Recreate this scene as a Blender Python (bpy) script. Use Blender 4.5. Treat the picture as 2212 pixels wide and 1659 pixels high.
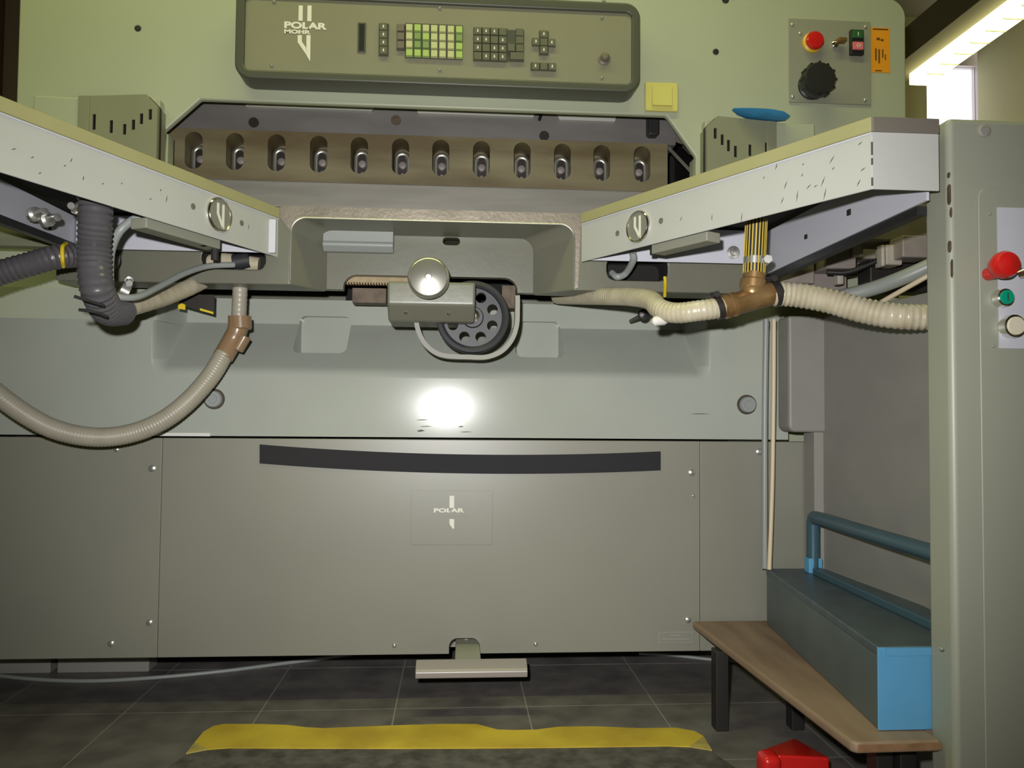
import bpy, bmesh, math, random
from mathutils import Vector, Matrix
random.seed(7)
for o in list(bpy.data.objects): bpy.data.objects.remove(o)
SC = bpy.context.scene
COL = SC.collection

# ------------------------------------------------------------------ camera
F_PX, CAM_H = 1720.0, 0.55
YAW, PITCH, ROLL = math.radians(4.0025), math.radians(2.166), math.radians(0.5)
_f = Vector((math.sin(YAW)*math.cos(PITCH), math.cos(YAW)*math.cos(PITCH), math.sin(PITCH)))
_r0 = Vector((math.cos(YAW), -math.sin(YAW), 0)); _u0 = _r0.cross(_f)
RT = _r0*math.cos(ROLL)+_u0*math.sin(ROLL); UP = _u0*math.cos(ROLL)-_r0*math.sin(ROLL); FW = _f
CAM = Vector((0, 0, CAM_H))
cd = bpy.data.cameras.new('camera'); cam = bpy.data.objects.new('camera', cd); COL.objects.link(cam)
cd.sensor_width = 36.0; cd.lens = 36.0*F_PX/2212.0; cd.clip_start = 0.02
cam.matrix_world = Matrix((RT, UP, -FW)).transposed().to_4x4(); cam.location = CAM
SC.camera = cam
# ------------------------------------------------------------------ light and exposure
SC.view_settings.view_transform = 'Standard'; SC.view_settings.look = 'None'
SC.view_settings.gamma = 1.0; SC.view_settings.use_curve_mapping = False
SC.view_settings.exposure = 0.0
w = bpy.data.worlds.new('sky'); SC.world = w; w.use_nodes = True
w.node_tree.nodes['Background'].inputs[0].default_value = (0.93, 0.96, 1.0, 1)
w.node_tree.nodes['Background'].inputs[1].default_value = 2.2
def lamp(name, kind, loc, energy, color, rot=(0, 0, 0), **kw):
    d = bpy.data.lights.new(name, kind); d.energy = energy; d.color = color
    for k, v in kw.items(): setattr(d, k, v)
    o = bpy.data.objects.new(name, d); COL.objects.link(o); o.location = loc; o.rotation_euler = rot
    return o
# the flash beside and above the lens
fl = lamp('camera_flash', 'SPOT', (-0.04, -0.01, CAM_H+0.068), 92.0, (1.0, 0.99, 0.975), spot_size=math.radians(96), spot_blend=1.0, shadow_soft_size=0.012)
fl.rotation_euler = (-FW).to_track_quat('Z', 'Y').to_euler()
TUBE = (0.95, 1.0, 0.40)
for lx, ly, sx_, sy_, en in ((2.49, 2.3, 0.12, 3.6, 3.0), (-0.35, 0.95, 2.4, 0.14, 19.0), (-2.4, 1.6, 0.12, 3.0, 2.0)):
    lamp('fluorescent_light', 'AREA', (lx, ly, 2.27), en, TUBE, (0, 0, 0), shape='RECTANGLE', size=sx_, size_y=sy_)

def ray(u, v): return FW*F_PX+(u-1106)*RT-(v-829.5)*UP
def P(u, v, Y): d = ray(u, v); return CAM+d*(Y/d.y)          # a photograph pixel on the plane y = Y
def PZ(u, v, Z): d = ray(u, v); return CAM+d*((Z-CAM_H)/d.z)
def pxs(n, Y): return n*Y/F_PX                                # n pixels at depth Y in metres

# ------------------------------------------------------------------ materials
def lin(c):
    return tuple(((x/255.0)/12.92 if x <= 10 else (((x/255.0)+0.055)/1.055)**2.4) for x in c)
MATS = {}
def mat(name, c, rough=0.5, metal=0.0, var=0.0, vscale=6.0, bump=0.0, bscale=80.0, emit=0.0, c2=None, stretch=(1, 1, 1), coat=0.0, ior=1.5, lo=0.35, hi=0.65):
    m = bpy.data.materials.new(name); m.use_nodes = True; nt = m.node_tree; b = nt.nodes['Principled BSDF']
    col = lin(c); b.inputs['Base Color'].default_value = (*col, 1)
    b.inputs['Roughness'].default_value = rough; b.inputs['Metallic'].default_value = metal; b.inputs['IOR'].default_value = ior
    b.inputs['Coat Weight'].default_value = coat
    if emit: b.inputs['Emission Color'].default_value = (*col, 1); b.inputs['Emission Strength'].default_value = emit
    if var or c2 or bump:
        tc = nt.nodes.new('ShaderNodeTexCoord'); mp = nt.nodes.new('ShaderNodeMapping'); mp.inputs['Scale'].default_value = stretch
        geo = nt.nodes.new('ShaderNodeNewGeometry'); nt.links.new(geo.outputs['Position'], mp.inputs['Vector'])
    if var or c2:
        n = nt.nodes.new('ShaderNodeTexNoise'); n.inputs['Scale'].default_value = vscale; n.inputs['Detail'].default_value = 5
        nt.links.new(mp.outputs['Vector'], n.inputs['Vector'])
        rp = nt.nodes.new('ShaderNodeValToRGB'); rp.color_ramp.elements[0].position = lo; rp.color_ramp.elements[1].position = hi
        a = col; d = lin(c2) if c2 else tuple(x*(1-var) for x in col)
        rp.color_ramp.elements[0].color = (*a, 1); rp.color_ramp.elements[1].color = (*d, 1)
        nt.links.new(n.outputs['Fac'], rp.inputs['Fac']); nt.links.new(rp.outputs['Color'], b.inputs['Base Color'])
    if bump:
        n2 = nt.nodes.new('ShaderNodeTexNoise'); n2.inputs['Scale'].default_value = bscale; n2.inputs['Detail'].default_value = 3
        nt.links.new(mp.outputs['Vector'], n2.inputs['Vector'])
        bp = nt.nodes.new('ShaderNodeBump'); bp.inputs['Strength'].default_value = bump; bp.inputs['Distance'].default_value = 0.002
        nt.links.new(n2.outputs['Fac'], bp.inputs['Height']); nt.links.new(bp.outputs['Normal'], b.inputs['Normal'])
    MATS[name] = m
    return m
mat('housing_paint', (166, 170, 147), 0.38, var=0.06, vscale=3)
mat('base_paint', (164, 168, 158), 0.18, var=0.07, vscale=5, ior=1.26)
mat('cover_paint', (134, 133, 121), 0.36, var=0.07, vscale=4)
mat('pillar_paint', (149, 151, 136), 0.42, var=0.05, vscale=5)
mat('frame_paint', (138, 136, 129), 0.5, var=0.10, vscale=9)
mat('guard_paint', (134, 135, 112), 0.45, var=0.08, vscale=8)
mat('casting_paint', (108, 108, 94), 0.36, var=0.08, vscale=9, bump=0.12, bscale=60)
mat('worn_steel', (176, 166, 152), 0.33, 0.75, var=0.2, vscale=22, bump=0.15, bscale=150)
mat('clamp_steel', (132, 124, 94), 0.45, 0.0, c2=(98, 85, 58), vscale=4.5, stretch=(0.6, 1, 3.2), bump=0.08, bscale=120)
mat('beam_steel', (118, 114, 112), 0.45, 0.1, var=0.18, vscale=14, stretch=(0.5, 1, 2))
mat('bright_steel', (170, 166, 158), 0.32, 0.4, var=0.15, vscale=18, stretch=(0.3, 1, 3))
mat('chrome', (225, 222, 214), 0.14, 1.0)
mat('satin_chrome', (205, 203, 192), 0.30, 0.9)
mat('screw_steel', (205, 204, 198), 0.28, 0.8)
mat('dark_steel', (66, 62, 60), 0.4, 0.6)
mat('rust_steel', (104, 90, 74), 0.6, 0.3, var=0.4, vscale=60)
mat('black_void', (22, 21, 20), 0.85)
mat('black_plastic', (36, 36, 36), 0.42)
mat('black_rubber', (50, 50, 54), 0.5, var=0.2, vscale=30)
mat('console_frame', (72, 74, 63), 0.42)
mat('console_face', (126, 124, 102), 0.45, var=0.05, vscale=12)
mat('console_print', (214, 212, 196), 0.5)
mat('key_dark', (92, 92, 74), 0.45)
mat('key_green', (160, 182, 100), 0.4)
mat('key_yellow', (182, 184, 132), 0.4)
mat('key_deep', (122, 144, 88), 0.4)
mat('key_brown', (104, 96, 84), 0.5)
mat('table_white', (178, 178, 173), 0.42, var=0.04, vscale=12)
mat('table_web', (190, 191, 200), 0.45)
mat('lip_steel_lit', (160, 156, 112), 0.34, var=0.08, vscale=12)  # steel plate edge with its yellowish reflection put into the colour
mat('lip_steel_dim', (132, 124, 114), 0.45, 0.4)  # the same plate edge at the end, a darker reflection in its colour
mat('scuff', (78, 76, 66), 0.7)
mat('grey_plate', (139, 139, 124), 0.42)
mat('red_plastic', (196, 28, 26), 0.32, coat=0.2)
mat('yellow_plastic', (216, 176, 40), 0.4)
mat('green_button', (0, 148, 118), 0.35)
mat('green_rocker', (44, 92, 52), 0.4)
mat('pink_rocker', (214, 110, 116), 0.4)
mat('white_plastic', (216, 214, 206), 0.4)
mat('cream_plastic', (214, 204, 184), 0.35)
mat('orange_paper', (224, 146, 18), 0.65)
mat('ink', (92, 58, 10), 0.8)
mat('aged_plastic', (196, 188, 104), 0.45)
mat('blue_cloth', (58, 142, 196), 0.7, var=0.2, vscale=30)
mat('brass', (170, 138, 92), 0.32, 0.6, c2=(138, 104, 64), vscale=30)
mat('hose_cream', (186, 178, 156), 0.32, c2=(172, 162, 136), vscale=40)
mat('hose_grey', (160, 154, 138), 0.38, var=0.1, vscale=30)
mat('hose_black', (82, 80, 83), 0.32)
mat('hose_yellow', (206, 178, 66), 0.4)
mat('amber_plastic', (136, 110, 82), 0.28, coat=0.3)
mat('cable_grey', (142, 146, 142), 0.4)
mat('cable_cream', (206, 190, 160), 0.5)
mat('tie_yellow', (216, 190, 34), 0.45)
mat('tape_black', (40, 39, 41), 0.7, ior=1.3)
mat('plate_sheen', (130, 130, 118), 0.34)
mat('toolbox_blue', (92, 158, 200), 0.42, 0.0, var=0.12, vscale=10)
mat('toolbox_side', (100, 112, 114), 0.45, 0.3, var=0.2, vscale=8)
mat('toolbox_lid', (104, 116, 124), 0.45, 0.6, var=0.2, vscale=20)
mat('toolbox_handle', (62, 90, 102), 0.34, 0.2)
mat('wood', (146, 124, 102), 0.62, c2=(120, 96, 78), vscale=7, stretch=(3, 0.6, 3), bump=0.08)
mat('wood_edge', (166, 128, 92), 0.65, c2=(124, 92, 62), vscale=20)
mat('leg_black', (34, 33, 31), 0.5)
mat('mat_rubber', (92, 89, 84), 0.75, c2=(62, 59, 56), vscale=40, bump=0.35, bscale=300)
mat('mat_yellow', (206, 180, 54), 0.6, c2=(176, 148, 42), vscale=9)
mat('mat_worn', (182, 164, 84), 0.7, c2=(140, 128, 76), vscale=30)
mat('tile', (116, 112, 108), 0.48, c2=(92, 88, 86), vscale=14, bump=0.05)
mat('grout', (140, 136, 128), 0.9)
mat('wall_paint', (198, 192, 152), 0.8, var=0.04)
mat('ceiling_paint', (168, 160, 134), 0.85, var=0.05)
mat('beam_dark', (150, 140, 112), 0.8)
mat('trim_cream', (224, 216, 170), 0.6)
mat('trim_brown', (104, 84, 62), 0.6)
mat('trim_tan', (166, 148, 128), 0.6)
mat('frame_mauve', (196, 184, 186), 0.5)
mat('sky_glow', (255, 253, 255), 0.5, emit=3.0)
mat('tube_glow', (255, 255, 196), 0.5, emit=3.2)
mat('lamp_shell', (214, 212, 180), 0.5)
mat('gear_rack', (168, 146, 108), 0.55, var=0.25, vscale=60)
mat('valve_grey', (140, 130, 126), 0.5, var=0.15, vscale=25)
mat('valve_light', (168, 160, 150), 0.5, var=0.1, vscale=25)
mat('recess_grey', (142, 146, 142), 0.45)
mat('emblem_grey', (140, 140, 128), 0.35, 0.3)
mat('screw_dull', (104, 106, 94), 0.5)
mat('pedal_steel', (150, 143, 139), 0.4, 0.2)
mat('bolt_rust', (72, 60, 46), 0.7, var=0.4, vscale=80)
mat('rail_grey', (140, 138, 130), 0.6)
g = bpy.data.materials.new('pane_glass'); g.use_nodes = True; gb = g.node_tree.nodes['Principled BSDF']
gb.inputs['Base Color'].default_value = (1, 1, 1, 1); gb.inputs['Roughness'].default_value = 0.02; gb.inputs['Transmission Weight'].default_value = 1.0; gb.inputs['IOR'].default_value = 1.02
MATS['pane_glass'] = g

# ------------------------------------------------------------------ builders
WL = {}
def thing(name, loc, label, cat, group=None):
    o = bpy.data.objects.new(name, None); COL.objects.link(o); o.empty_display_size = 0.05
    o.location = loc; WL[o] = Vector(loc); o['label'] = label; o['category'] = cat
    if group: o['group'] = group
    return o
def tag(o, label, cat, group=None):
    o['label'] = label; o['category'] = cat
    if group: o['group'] = group
    return o
class MB:
    def __init__(s): s.bm = bmesh.new()
    def face(s, pts, mi=0):
        f = s.bm.faces.new([s.bm.verts.new(p) for p in pts]); f.material_index = mi; return f
    def box(s, x0, x1, y0, y1, z0, z1, mi=0):
        v = [s.bm.verts.new((x, y, z)) for z in (z0, z1) for y in (y0, y1) for x in (x0, x1)]
        for q in ((0, 2, 3, 1), (4, 5, 7, 6), (0, 1, 5, 4), (2, 6, 7, 3), (0, 4, 6, 2), (1, 3, 7, 5)):
            s.bm.faces.new([v[i] for i in q]).material_index = mi
        return s
    def loft(s, rings, closed=True, cap=True, mi=0):
        R = [[s.bm.verts.new(p) for p in r] for r in rings]; n = len(R[0])
        for a, b in zip(R, R[1:]):
            for i in range(n if closed else n-1):
                j = (i+1) % n; s.bm.faces.new((a[i], a[j], b[j], b[i])).material_index = mi
        if cap:
            s.bm.faces.new(R[0][::-1]).material_index = mi; s.bm.faces.new(R[-1]).material_index = mi
        return s
    def prism_y(s, poly, y0, y1, mi=0):                       # poly in (x, z)
        return s.loft([[(x, y0, z) for x, z in poly], [(x, y1, z) for x, z in poly]], mi=mi)
    def prism_z(s, poly, z0, z1, mi=0):
        return s.loft([[(x, y, z0) for x, y in poly], [(x, y, z1) for x, y in poly]], mi=mi)
    def prism_x(s, poly, x0, x1, mi=0):                       # poly in (y, z)
        return s.loft([[(x0, y, z) for y, z in poly], [(x1, y, z) for y, z in poly]], mi=mi)
    def slab(s, a, b, t, z0, z1, mi=0):                       # upright sheet from a to b, thickness t to its right-hand side
        a = Vector((a[0], a[1])); b = Vector((b[0], b[1])); d = (b-a).normalized(); n = Vector((d.y, -d.x))*t
        return s.prism_z([a, b, b+n, a+n], z0, z1, mi)
    def lathe(s, o, ax, prof, seg=28, mi=0):
        ax = Vector(ax).normalized(); e = ax.orthogonal().normalized(); g = ax.cross(e); o = Vector(o)
        rings = []
        for r, h in prof:
            r = max(r, 1e-5)
            rings.append([o+ax*h+(e*math.cos(t)+g*math.sin(t))*r for t in [2*math.pi*i/seg for i in range(seg)]])
        return s.loft(rings, mi=mi)
    def rod(s, a, b, r, seg=14, mi=0, r2=None):
        a = Vector(a); b = Vector(b); L = (b-a).length
        return s.lathe(a, b-a, [(r, 0), (r if r2 is None else r2, L)], seg, mi)
    def sweep(s, path, prof, up=None, mi=0, radius=None):     # prof: closed (a, b) outline in the normal plane
        n = len(path); rings = []; T = []
        for i in range(n):
            t = (path[min(i+1, n-1)]-path[max(i-1, 0)]).normalized(); T.append(t)
        nrm = (Vector(up) if up else T[0].orthogonal())
        for i in range(n):
            nrm = (nrm-T[i]*nrm.dot(T[i])).normalized(); bi = T[i].cross(nrm); k = radius(i) if radius else 1.0
            rings.append([path[i]+(nrm*a+bi*b)*k for a, b in prof])
        return s.loft(rings, mi=mi)
    def done(s, name, m, parent=None, smooth=False, bevel=0.0, seg=2, angle=35, cut=None, sharp=40):
        bmesh.ops.recalc_face_normals(s.bm, faces=s.bm.faces[:])
        me = bpy.data.meshes.new(name); s.bm.to_mesh(me); s.bm.free()
        ms = m if isinstance(m, (list, tuple)) else [m]
        for k in ms: me.materials.append(MATS[k])
        if cut:
            me = boolean(me, cut)
        if bevel:
            o = bpy.data.objects.new('tmp', me); COL.objects.link(o)
            md = o.modifiers.new('b', 'BEVEL'); md.width = bevel; md.segments = seg; md.limit_method = 'ANGLE'; md.angle_limit = math.radians(angle); md.harden_normals = False
            me.polygons.foreach_set('use_smooth', [True]*len(me.polygons)); wn = o.modifiers.new('w', 'WEIGHTED_NORMAL'); wn.mode = 'FACE_AREA'; wn.weight = 50
            me2 = bpy.data.meshes.new_from_object(o.evaluated_get(bpy.context.evaluated_depsgraph_get()))
            bpy.data.objects.remove(o); bpy.data.meshes.remove(me); me = me2
        if smooth and not bevel:
            me.polygons.foreach_set('use_smooth', [True]*len(me.polygons)); me.set_sharp_from_angle(angle=math.radians(sharp))
        return place(name, me, parent)
def boolean(me, cutters):
    o = bpy.data.objects.new('tmp', me); COL.objects.link(o); ts = []
    for c in cutters:
        bmesh.ops.recalc_face_normals(c.bm, faces=c.bm.faces[:])
        cm = bpy.data.meshes.new('cutter'); c.bm.to_mesh(cm); c.bm.free(); cm.materials.append(me.materials[-1])
        t = bpy.data.objects.new('tmp_c', cm); COL.objects.link(t); ts.append(t)
        md = o.modifiers.new('d', 'BOOLEAN'); md.operation = 'DIFFERENCE'; md.solver = 'EXACT'; md.object = t
    me2 = bpy.data.meshes.new_from_object(o.evaluated_get(bpy.context.evaluated_depsgraph_get()))
    bpy.data.objects.remove(o)
    for t in ts: bpy.data.objects.remove(t)
    return me2
def place(name, me, parent=None):
    co = [v.co for v in me.vertices]
    c = Vector([(min(v[i] for v in co)+max(v[i] for v in co))/2 for i in range(3)])
    me.transform(Matrix.Translation(-c)); me.name = name
    return put(name, me, c, parent)
def put(name, me, loc, parent=None, rot=None):
    o = bpy.data.objects.new(name, me); COL.objects.link(o); WL[o] = Vector(loc)
    o.location = loc
    if parent is not None:
        o.parent = parent; o.location = Vector(loc)-WL[parent]
    if rot: o.rotation_euler = rot
    return o
def struct(o): o['kind'] = 'structure'; return o
def circ(r, n=14): return [(r*math.cos(2*math.pi*i/n), r*math.sin(2*math.pi*i/n)) for i in range(n)]
def rrect(x0, z0, x1, z1, r, n=5, corners=(1, 1, 1, 1)):      # corners: bl br tr tl
    out = []
    for (cx, cz, a0, on) in ((x0+r, z0+r, 180, corners[0]), (x1-r, z0+r, 270, corners[1]), (x1-r, z1-r, 0, corners[2]), (x0+r, z1-r, 90, corners[3])):
        if not on:
            out.append((x0 if cx < (x0+x1)/2 else x1, z0 if cz < (z0+z1)/2 else z1)); continue
        for i in range(n+1):
            a = math.radians(a0+90*i/n); out.append((cx+r*math.cos(a), cz+r*math.sin(a)))
    return out
def rect_px(u0, v0, u1, v1, Y):                               # x0, z0, x1, z1 of an upright rectangle
    um, vm = (u0+u1)/2, (v0+v1)/2
    return P(u0, vm, Y).x, P(um, v1, Y).z, P(u1, vm, Y).x, P(um, v0, Y).z
def smooth_path(pts, n=12):
    pts = [Vector(p) for p in pts]; q = [pts[0]*2-pts[1]]+pts+[pts[-1]*2-pts[-2]]; out = []
    for i in range(1, len(q)-2):
        a, b, c, d = q[i-1], q[i], q[i+1], q[i+2]
        for k in range(n):
            t = k/n
            out.append(0.5*((2*b)+(c-a)*t+(2*a-5*b+4*c-d)*t*t+(3*b-a-3*c+d)*t**3))
    out.append(pts[-1]); return out
def resample(path, step):
    out = [path[0]]; acc = 0.0
    for a, b in zip(path, path[1:]):
        L = (b-a).length; pos = step-acc
        while pos <= L: out.append(a+(b-a)*(pos/L)); pos += step
        acc = (acc+L) % step
    return out
def hose(name, pts, r, m, parent=None, pitch=None, amp=0.06, seg=18):
    path = smooth_path(pts, 16)
    if pitch:
        path = resample(path, pitch/4); k = (1-amp, 1.0, 1+amp, 1.0)
        return MB().sweep(path, circ(r, seg), radius=lambda i: k[i % 4]).done(name, m, parent, smooth=True)
    return MB().sweep(path, circ(r, seg)).done(name, m, parent, smooth=True)
def text_mesh(s, size, sx=1.0, thick=0.0, extr=0.0006, align='LEFT'):
    c = bpy.data.curves.new('t', 'FONT'); c.body = s; c.size = size; c.extrude = extr; c.offset = thick; c.align_x = align
    o = bpy.data.objects.new('t', c); COL.objects.link(o)
    me = bpy.data.meshes.new_from_object(o.evaluated_get(bpy.context.evaluated_depsgraph_get()))
    bpy.data.objects.remove(o)
    me.transform(Matrix.Rotation(math.radians(90), 4, 'X') @ Matrix.Diagonal((sx, 1, 1, 1)))
    return me
def text(name, s, u, v, w_px, h_px, Y, m, parent):             # lower left corner at (u, v), fitted to w x h pixels
    me = text_mesh(s, 0.02, thick=0.0009)
    xs = [q.co.x for q in me.vertices]; zs = [q.co.z for q in me.vertices]
    me.transform(Matrix.Translation((-min(xs), 0, -min(zs))))
    me.transform(Matrix.Diagonal((pxs(w_px, Y)/(max(xs)-min(xs)), 1, pxs(h_px, Y)/(max(zs)-min(zs)), 1)))
    p = P(u, v, Y); me.transform(Matrix.Translation(p)); me.materials.append(MATS[m])
    return place(name, me, parent)

# ================================================================== SETTING
ROOM = dict(x0=-3.4, x1=3.17, y0=-2.6, y1=4.6, z1=3.0)
fl_o = struct(MB().box(ROOM['x0'], ROOM['x1'], ROOM['y0'], ROOM['y1'], -0.06, -0.0006).done('floor', 'grout'))
TS = 0.2455; GAP = 0.0028
tile_me = None
bmt = MB().box(-TS/2+GAP/2, TS/2-GAP/2, -TS/2+GAP/2, TS/2-GAP/2, -0.006, 0.0)
bmesh.ops.recalc_face_normals(bmt.bm, faces=bmt.bm.faces[:])
tile_me = bpy.data.meshes.new('floor_tile'); bmt.bm.to_mesh(tile_me); bmt.bm.free(); tile_me.materials.append(MATS['tile'])
TX0, TY0 = -0.352-4*TS, 1.27-3*TS
for i in range(-1, 9):
    for j in range(0, 8):
        put('floor_tile', tile_me, (TX0+(i+0.5)*TS, TY0+(j+0.5)*TS, 0), fl_o)
rest = MB()
X1, X2, Y1, Y2 = TX0-TS, TX0+9*TS, TY0, TY0+8*TS
for a in ((ROOM['x0'], X1, ROOM['y0'], ROOM['y1']), (X2, ROOM['x1'], ROOM['y0'], ROOM['y1']), (X1, X2, ROOM['y0'], Y1), (X1, X2, Y2, ROOM['y1'])):
    rest.box(a[0]+0.001, a[1]-0.001, a[2], a[3], -0.006, 0.0)
r_o = rest.done('floor_tiling', 'tile', fl_o); r_o['kind'] = 'stuff'
struct(MB().box(ROOM['x0'], ROOM['x1'], ROOM['y0'], ROOM['y1'], ROOM['z1'], ROOM['z1']+0.1).done('ceiling', 'ceiling_paint'))
struct(MB().box(ROOM['x0']-0.1, ROOM['x0'], ROOM['y0'], ROOM['y1'], 0, ROOM['z1']).done('wall_left', 'wall_paint'))
struct(MB().box(ROOM['x1'], ROOM['x1']+0.1, ROOM['y0'], ROOM['y1'], 0, ROOM['z1']).done('wall_right', 'wall_paint'))
struct(MB().box(ROOM['x0'], ROOM['x1'], ROOM['y0']-0.1, ROOM['y0'], 0, ROOM['z1']).done('wall_front', 'wall_paint'))
WY = ROOM['y1']
wx0, wx1 = P(2002, 200, WY).x, P(2153, 200, WY).x
wz1, wz0 = P(2080, 92, WY).z, 1.0
struct(MB().box(ROOM['x0'], ROOM['x1'], WY, WY+0.18, 0, ROOM['z1']).done('wall_back', 'wall_paint', cut=[MB().box(wx0, wx1, WY-0.05, WY+0.3, wz0, wz1)]))
wroot = bpy.data.objects.new('window_1', None); COL.objects.link(wroot); wroot.location = ((wx0+wx1)/2, WY+0.1, wz0); WL[wroot] = Vector(wroot.location); struct(wroot)
t_ = 0.05
fr = MB()
fr.box(wx0, wx0+0.012, WY+0.06, WY+0.12, wz0, wz1).box(wx1-t_-0.03, wx1, WY+0.06, WY+0.12, wz0, wz1).box(wx0, wx1, WY+0.06, WY+0.12, wz1-0.115, wz1).box(wx0, wx1, WY+0.06, WY+0.12, wz0, wz0+t_)
fr.done('window_frame', 'frame_mauve', wroot)
MB().box(wx0+0.012, wx1-t_-0.03, WY+0.085, WY+0.09, wz0+t_, wz1-0.115).done('window_pane', 'pane_glass', wroot)
struct(MB().box(P(2160, 150, WY).x, P(2181, 150, WY).x, WY-0.03, WY, 0.9, P(2170, 75, WY).z).done('trim_1', 'trim_cream', bevel=0.004))
struct(MB().box(P(-14, 100, WY).x, P(14, 100, WY).x, WY-0.06, WY, 0, ROOM['z1']).done('trim_2', 'trim_brown'))
struct(MB().box(P(15, 100, WY).x, P(60, 100, WY).x, WY-0.03, WY, 0, ROOM['z1']).done('trim_3', 'trim_tan'))
bx = P(1985, 60, 3.5).x
struct(MB().box(2.37, 2.53, ROOM['y0'], WY, 2.46, 2.63).done('trim_4', 'beam_dark'))

# fluorescent luminaires, lengthwise along the room
def luminaire(x, y0, y1, z, label, wd=0.11, ht=0.11):
    t = thing('ceiling_luminaire', (x, (y0+y1)/2, z), label, 'lamp')
    MB().box(x-wd/2, x+wd/2, y0, y1, z, z+ht-0.02).done('diffuser', 'tube_glow', t, bevel=0.006)
    MB().box(x-wd/2-0.004, x+wd/2+0.004, y0-0.005, y1+0.005, z+ht-0.02, z+ht).done('housing', 'lamp_shell', t)
    n = int((y1-y0)/0.12)
    for i in range(n):
        yy = y0+0.06+i*0.12
        MB().box(x-wd/2+0.006, x+wd/2-0.006, yy-0.002, yy+0.002, z-0.006, z).done('louvre', 'lamp_shell', t)
    for yy in (y0+0.3, y1-0.3): MB().rod((x, yy, z+ht), (x, yy, 2.46), 0.006, 8).done('suspension_rod', 'lamp_shell', t)
lx0 = P(1963, 160, 4.2).x
luminaire(lx0+0.055, 0.5, 4.2, P(1975, 185, 4.2).z, 'glowing fluorescent ceiling luminaire beside the bright window')

# ================================================================== PAPER CUTTER
YB, YC = 1.555, 1.545            # base casting front, lower cover front
YT = 1.45                        # table casting front
YH = 1.62                        # upper housing front
cut = thing('paper_cutter', (0, 1.9, 0), 'grey-green industrial paper cutter with wide slotted clamp and steel worktable', 'machine')

# upper housing with the clamp opening
hx0, hx1 = P(38, 120, YH).x, P(1957, 150, YH).x
hz1 = P(1940, -4, YH).z; zb = 0.925
oz = 1.1775
ol, orr = P(357, 330, YH).x, P(1503, 370, YH).x
poly = [(hx0, zb), (hx0, hz1)]
rr = 0.04
for i in range(7):
    a = math.radians(90-15*i); poly.append((hx1-rr+rr*math.cos(a), hz1-rr+rr*math.sin(a)))
poly += [(hx1, zb), (orr, zb), (orr, P(1503, 338, YH).z), (P(1440, 250, YH).x, oz), (P(432, 214, YH).x, oz), (P(353, 284, YH).x, P(353, 284, YH).z), (ol, zb)]
hou = MB().prism_y(poly, YH, YH+0.016).done('upper_housing', 'housing_paint', cut, bevel=0.004, seg=3)
MB().box(hx0+0.01, hx1-0.012, YH+0.016, 2.35, oz+0.16, hz1-0.012).done('housing_body', 'housing_paint', cut)
for sx, a, b in ((-1, hx0+0.01, ol-0.06), (1, orr+0.075, hx1-0.012)):
    MB().box(a, b, YH+0.016, 2.35, 0.3, oz+0.16).done('side_column', 'housing_paint', cut)
for u, v, r in ((298, 61, 7), (1546, 112, 7), (1567, 0, 8)):
    c = P(u, v, YH); MB().lathe((c.x, YH+0.0005, c.z), (0, -1, 0), [(pxs(r, YH), 0), (pxs(r, YH), 0.0015), (pxs(r-2, YH), 0.002)], 16).done('hole_plug', 'black_plastic', hou)

# clamp, knife beam and the bright lower bar behind the opening
YK = 1.74
kx0, kx1 = P(340, 330, YK).x, P(1442, 350, YK).x
slots = [418, 507, 597, 688, 776, 865, 952, 1040, 1128, 1215, 1300, 1387]
zk1 = P(900, 293, YK).z; zk0 = P(900, 402, YK).z; zsc = P(952, 341, YK).z
cutters = []
for u in slots:
    x = P(u, 341, YK).x
    cutters.append(MB().prism_y(rrect(x-pxs(18.5, YK), zsc-pxs(40, YK), x+pxs(18.5, YK), zsc+pxs(40, YK), pxs(18.4, YK), 7), YK-0.02, YK+0.075))
clamp = MB().box(kx0, kx1, YK, YK+0.10, zk0, zk1).done('clamp_bar', 'clamp_steel', cut, cut=cutters)
fb = MB(); rw, rh = pxs(13, YK), pxs(27, YK)
ringpath = [Vector((x, 0, z)) for x, z in rrect(-rw, -rh, rw, rh, rw*0.98, 7)]; ringpath.append(ringpath[0].copy())
ringpath = ringpath+[ringpath[1].copy()]
fb.sweep(ringpath, [(a*1.0, b*2.2) for a, b in circ(0.0022, 8)], up=(0, 1, 0))
fb.prism_y(rrect(-rw, -rh, rw, rh, rw*0.98, 7), 0.012, 0.02, mi=1)
fb.lathe((0, 0.012, 0.002), (0, -1, 0), [(0.0085, 0), (0.0085, 0.008), (0.005, 0.010)], 12, mi=2)
fb.lathe((0, 0.012, -0.019), (0, -1, 0), [(0.004, 0), (0.004, 0.009), (0.002, 0.011)], 10, mi=2)
bmesh.ops.recalc_face_normals(fb.bm, faces=fb.bm.faces[:])
fme = bpy.data.meshes.new('clamp_finger'); fb.bm.to_mesh(fme); fb.bm.free()
fme.materials.append(MATS['satin_chrome']); fme.materials.append(MATS['dark_steel']); fme.materials.append(MATS['valve_grey'])
fme.polygons.foreach_set('use_smooth', [True]*len(fme.polygons)); fme.set_sharp_from_angle(angle=math.radians(50))
for u in slots:
    put('clamp_finger', fme, (P(u, 341, YK).x+0.002, YK+0.035, zsc-pxs(9, YK)), clamp)
beam = MB().box(kx0, kx1+0.02, YK+0.006, YK+0.12, zk1, oz+0.10).done('knife_beam', 'beam_steel', cut)
for u, v, m in ((547, 263, 'dark_steel'), (855, 258, 'rust_steel'), (1176, 292, 'dark_steel')):
    c = P(u, v, YK); MB().lathe((c.x, YK+0.007, c.z), (0, -1, 0), [(0.011, 0), (0.011, 0.004), (0.006, 0.004), (0.006, 0.002), (0.001, 0.002)], 18).done('beam_bolt', m, beam)
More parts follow.
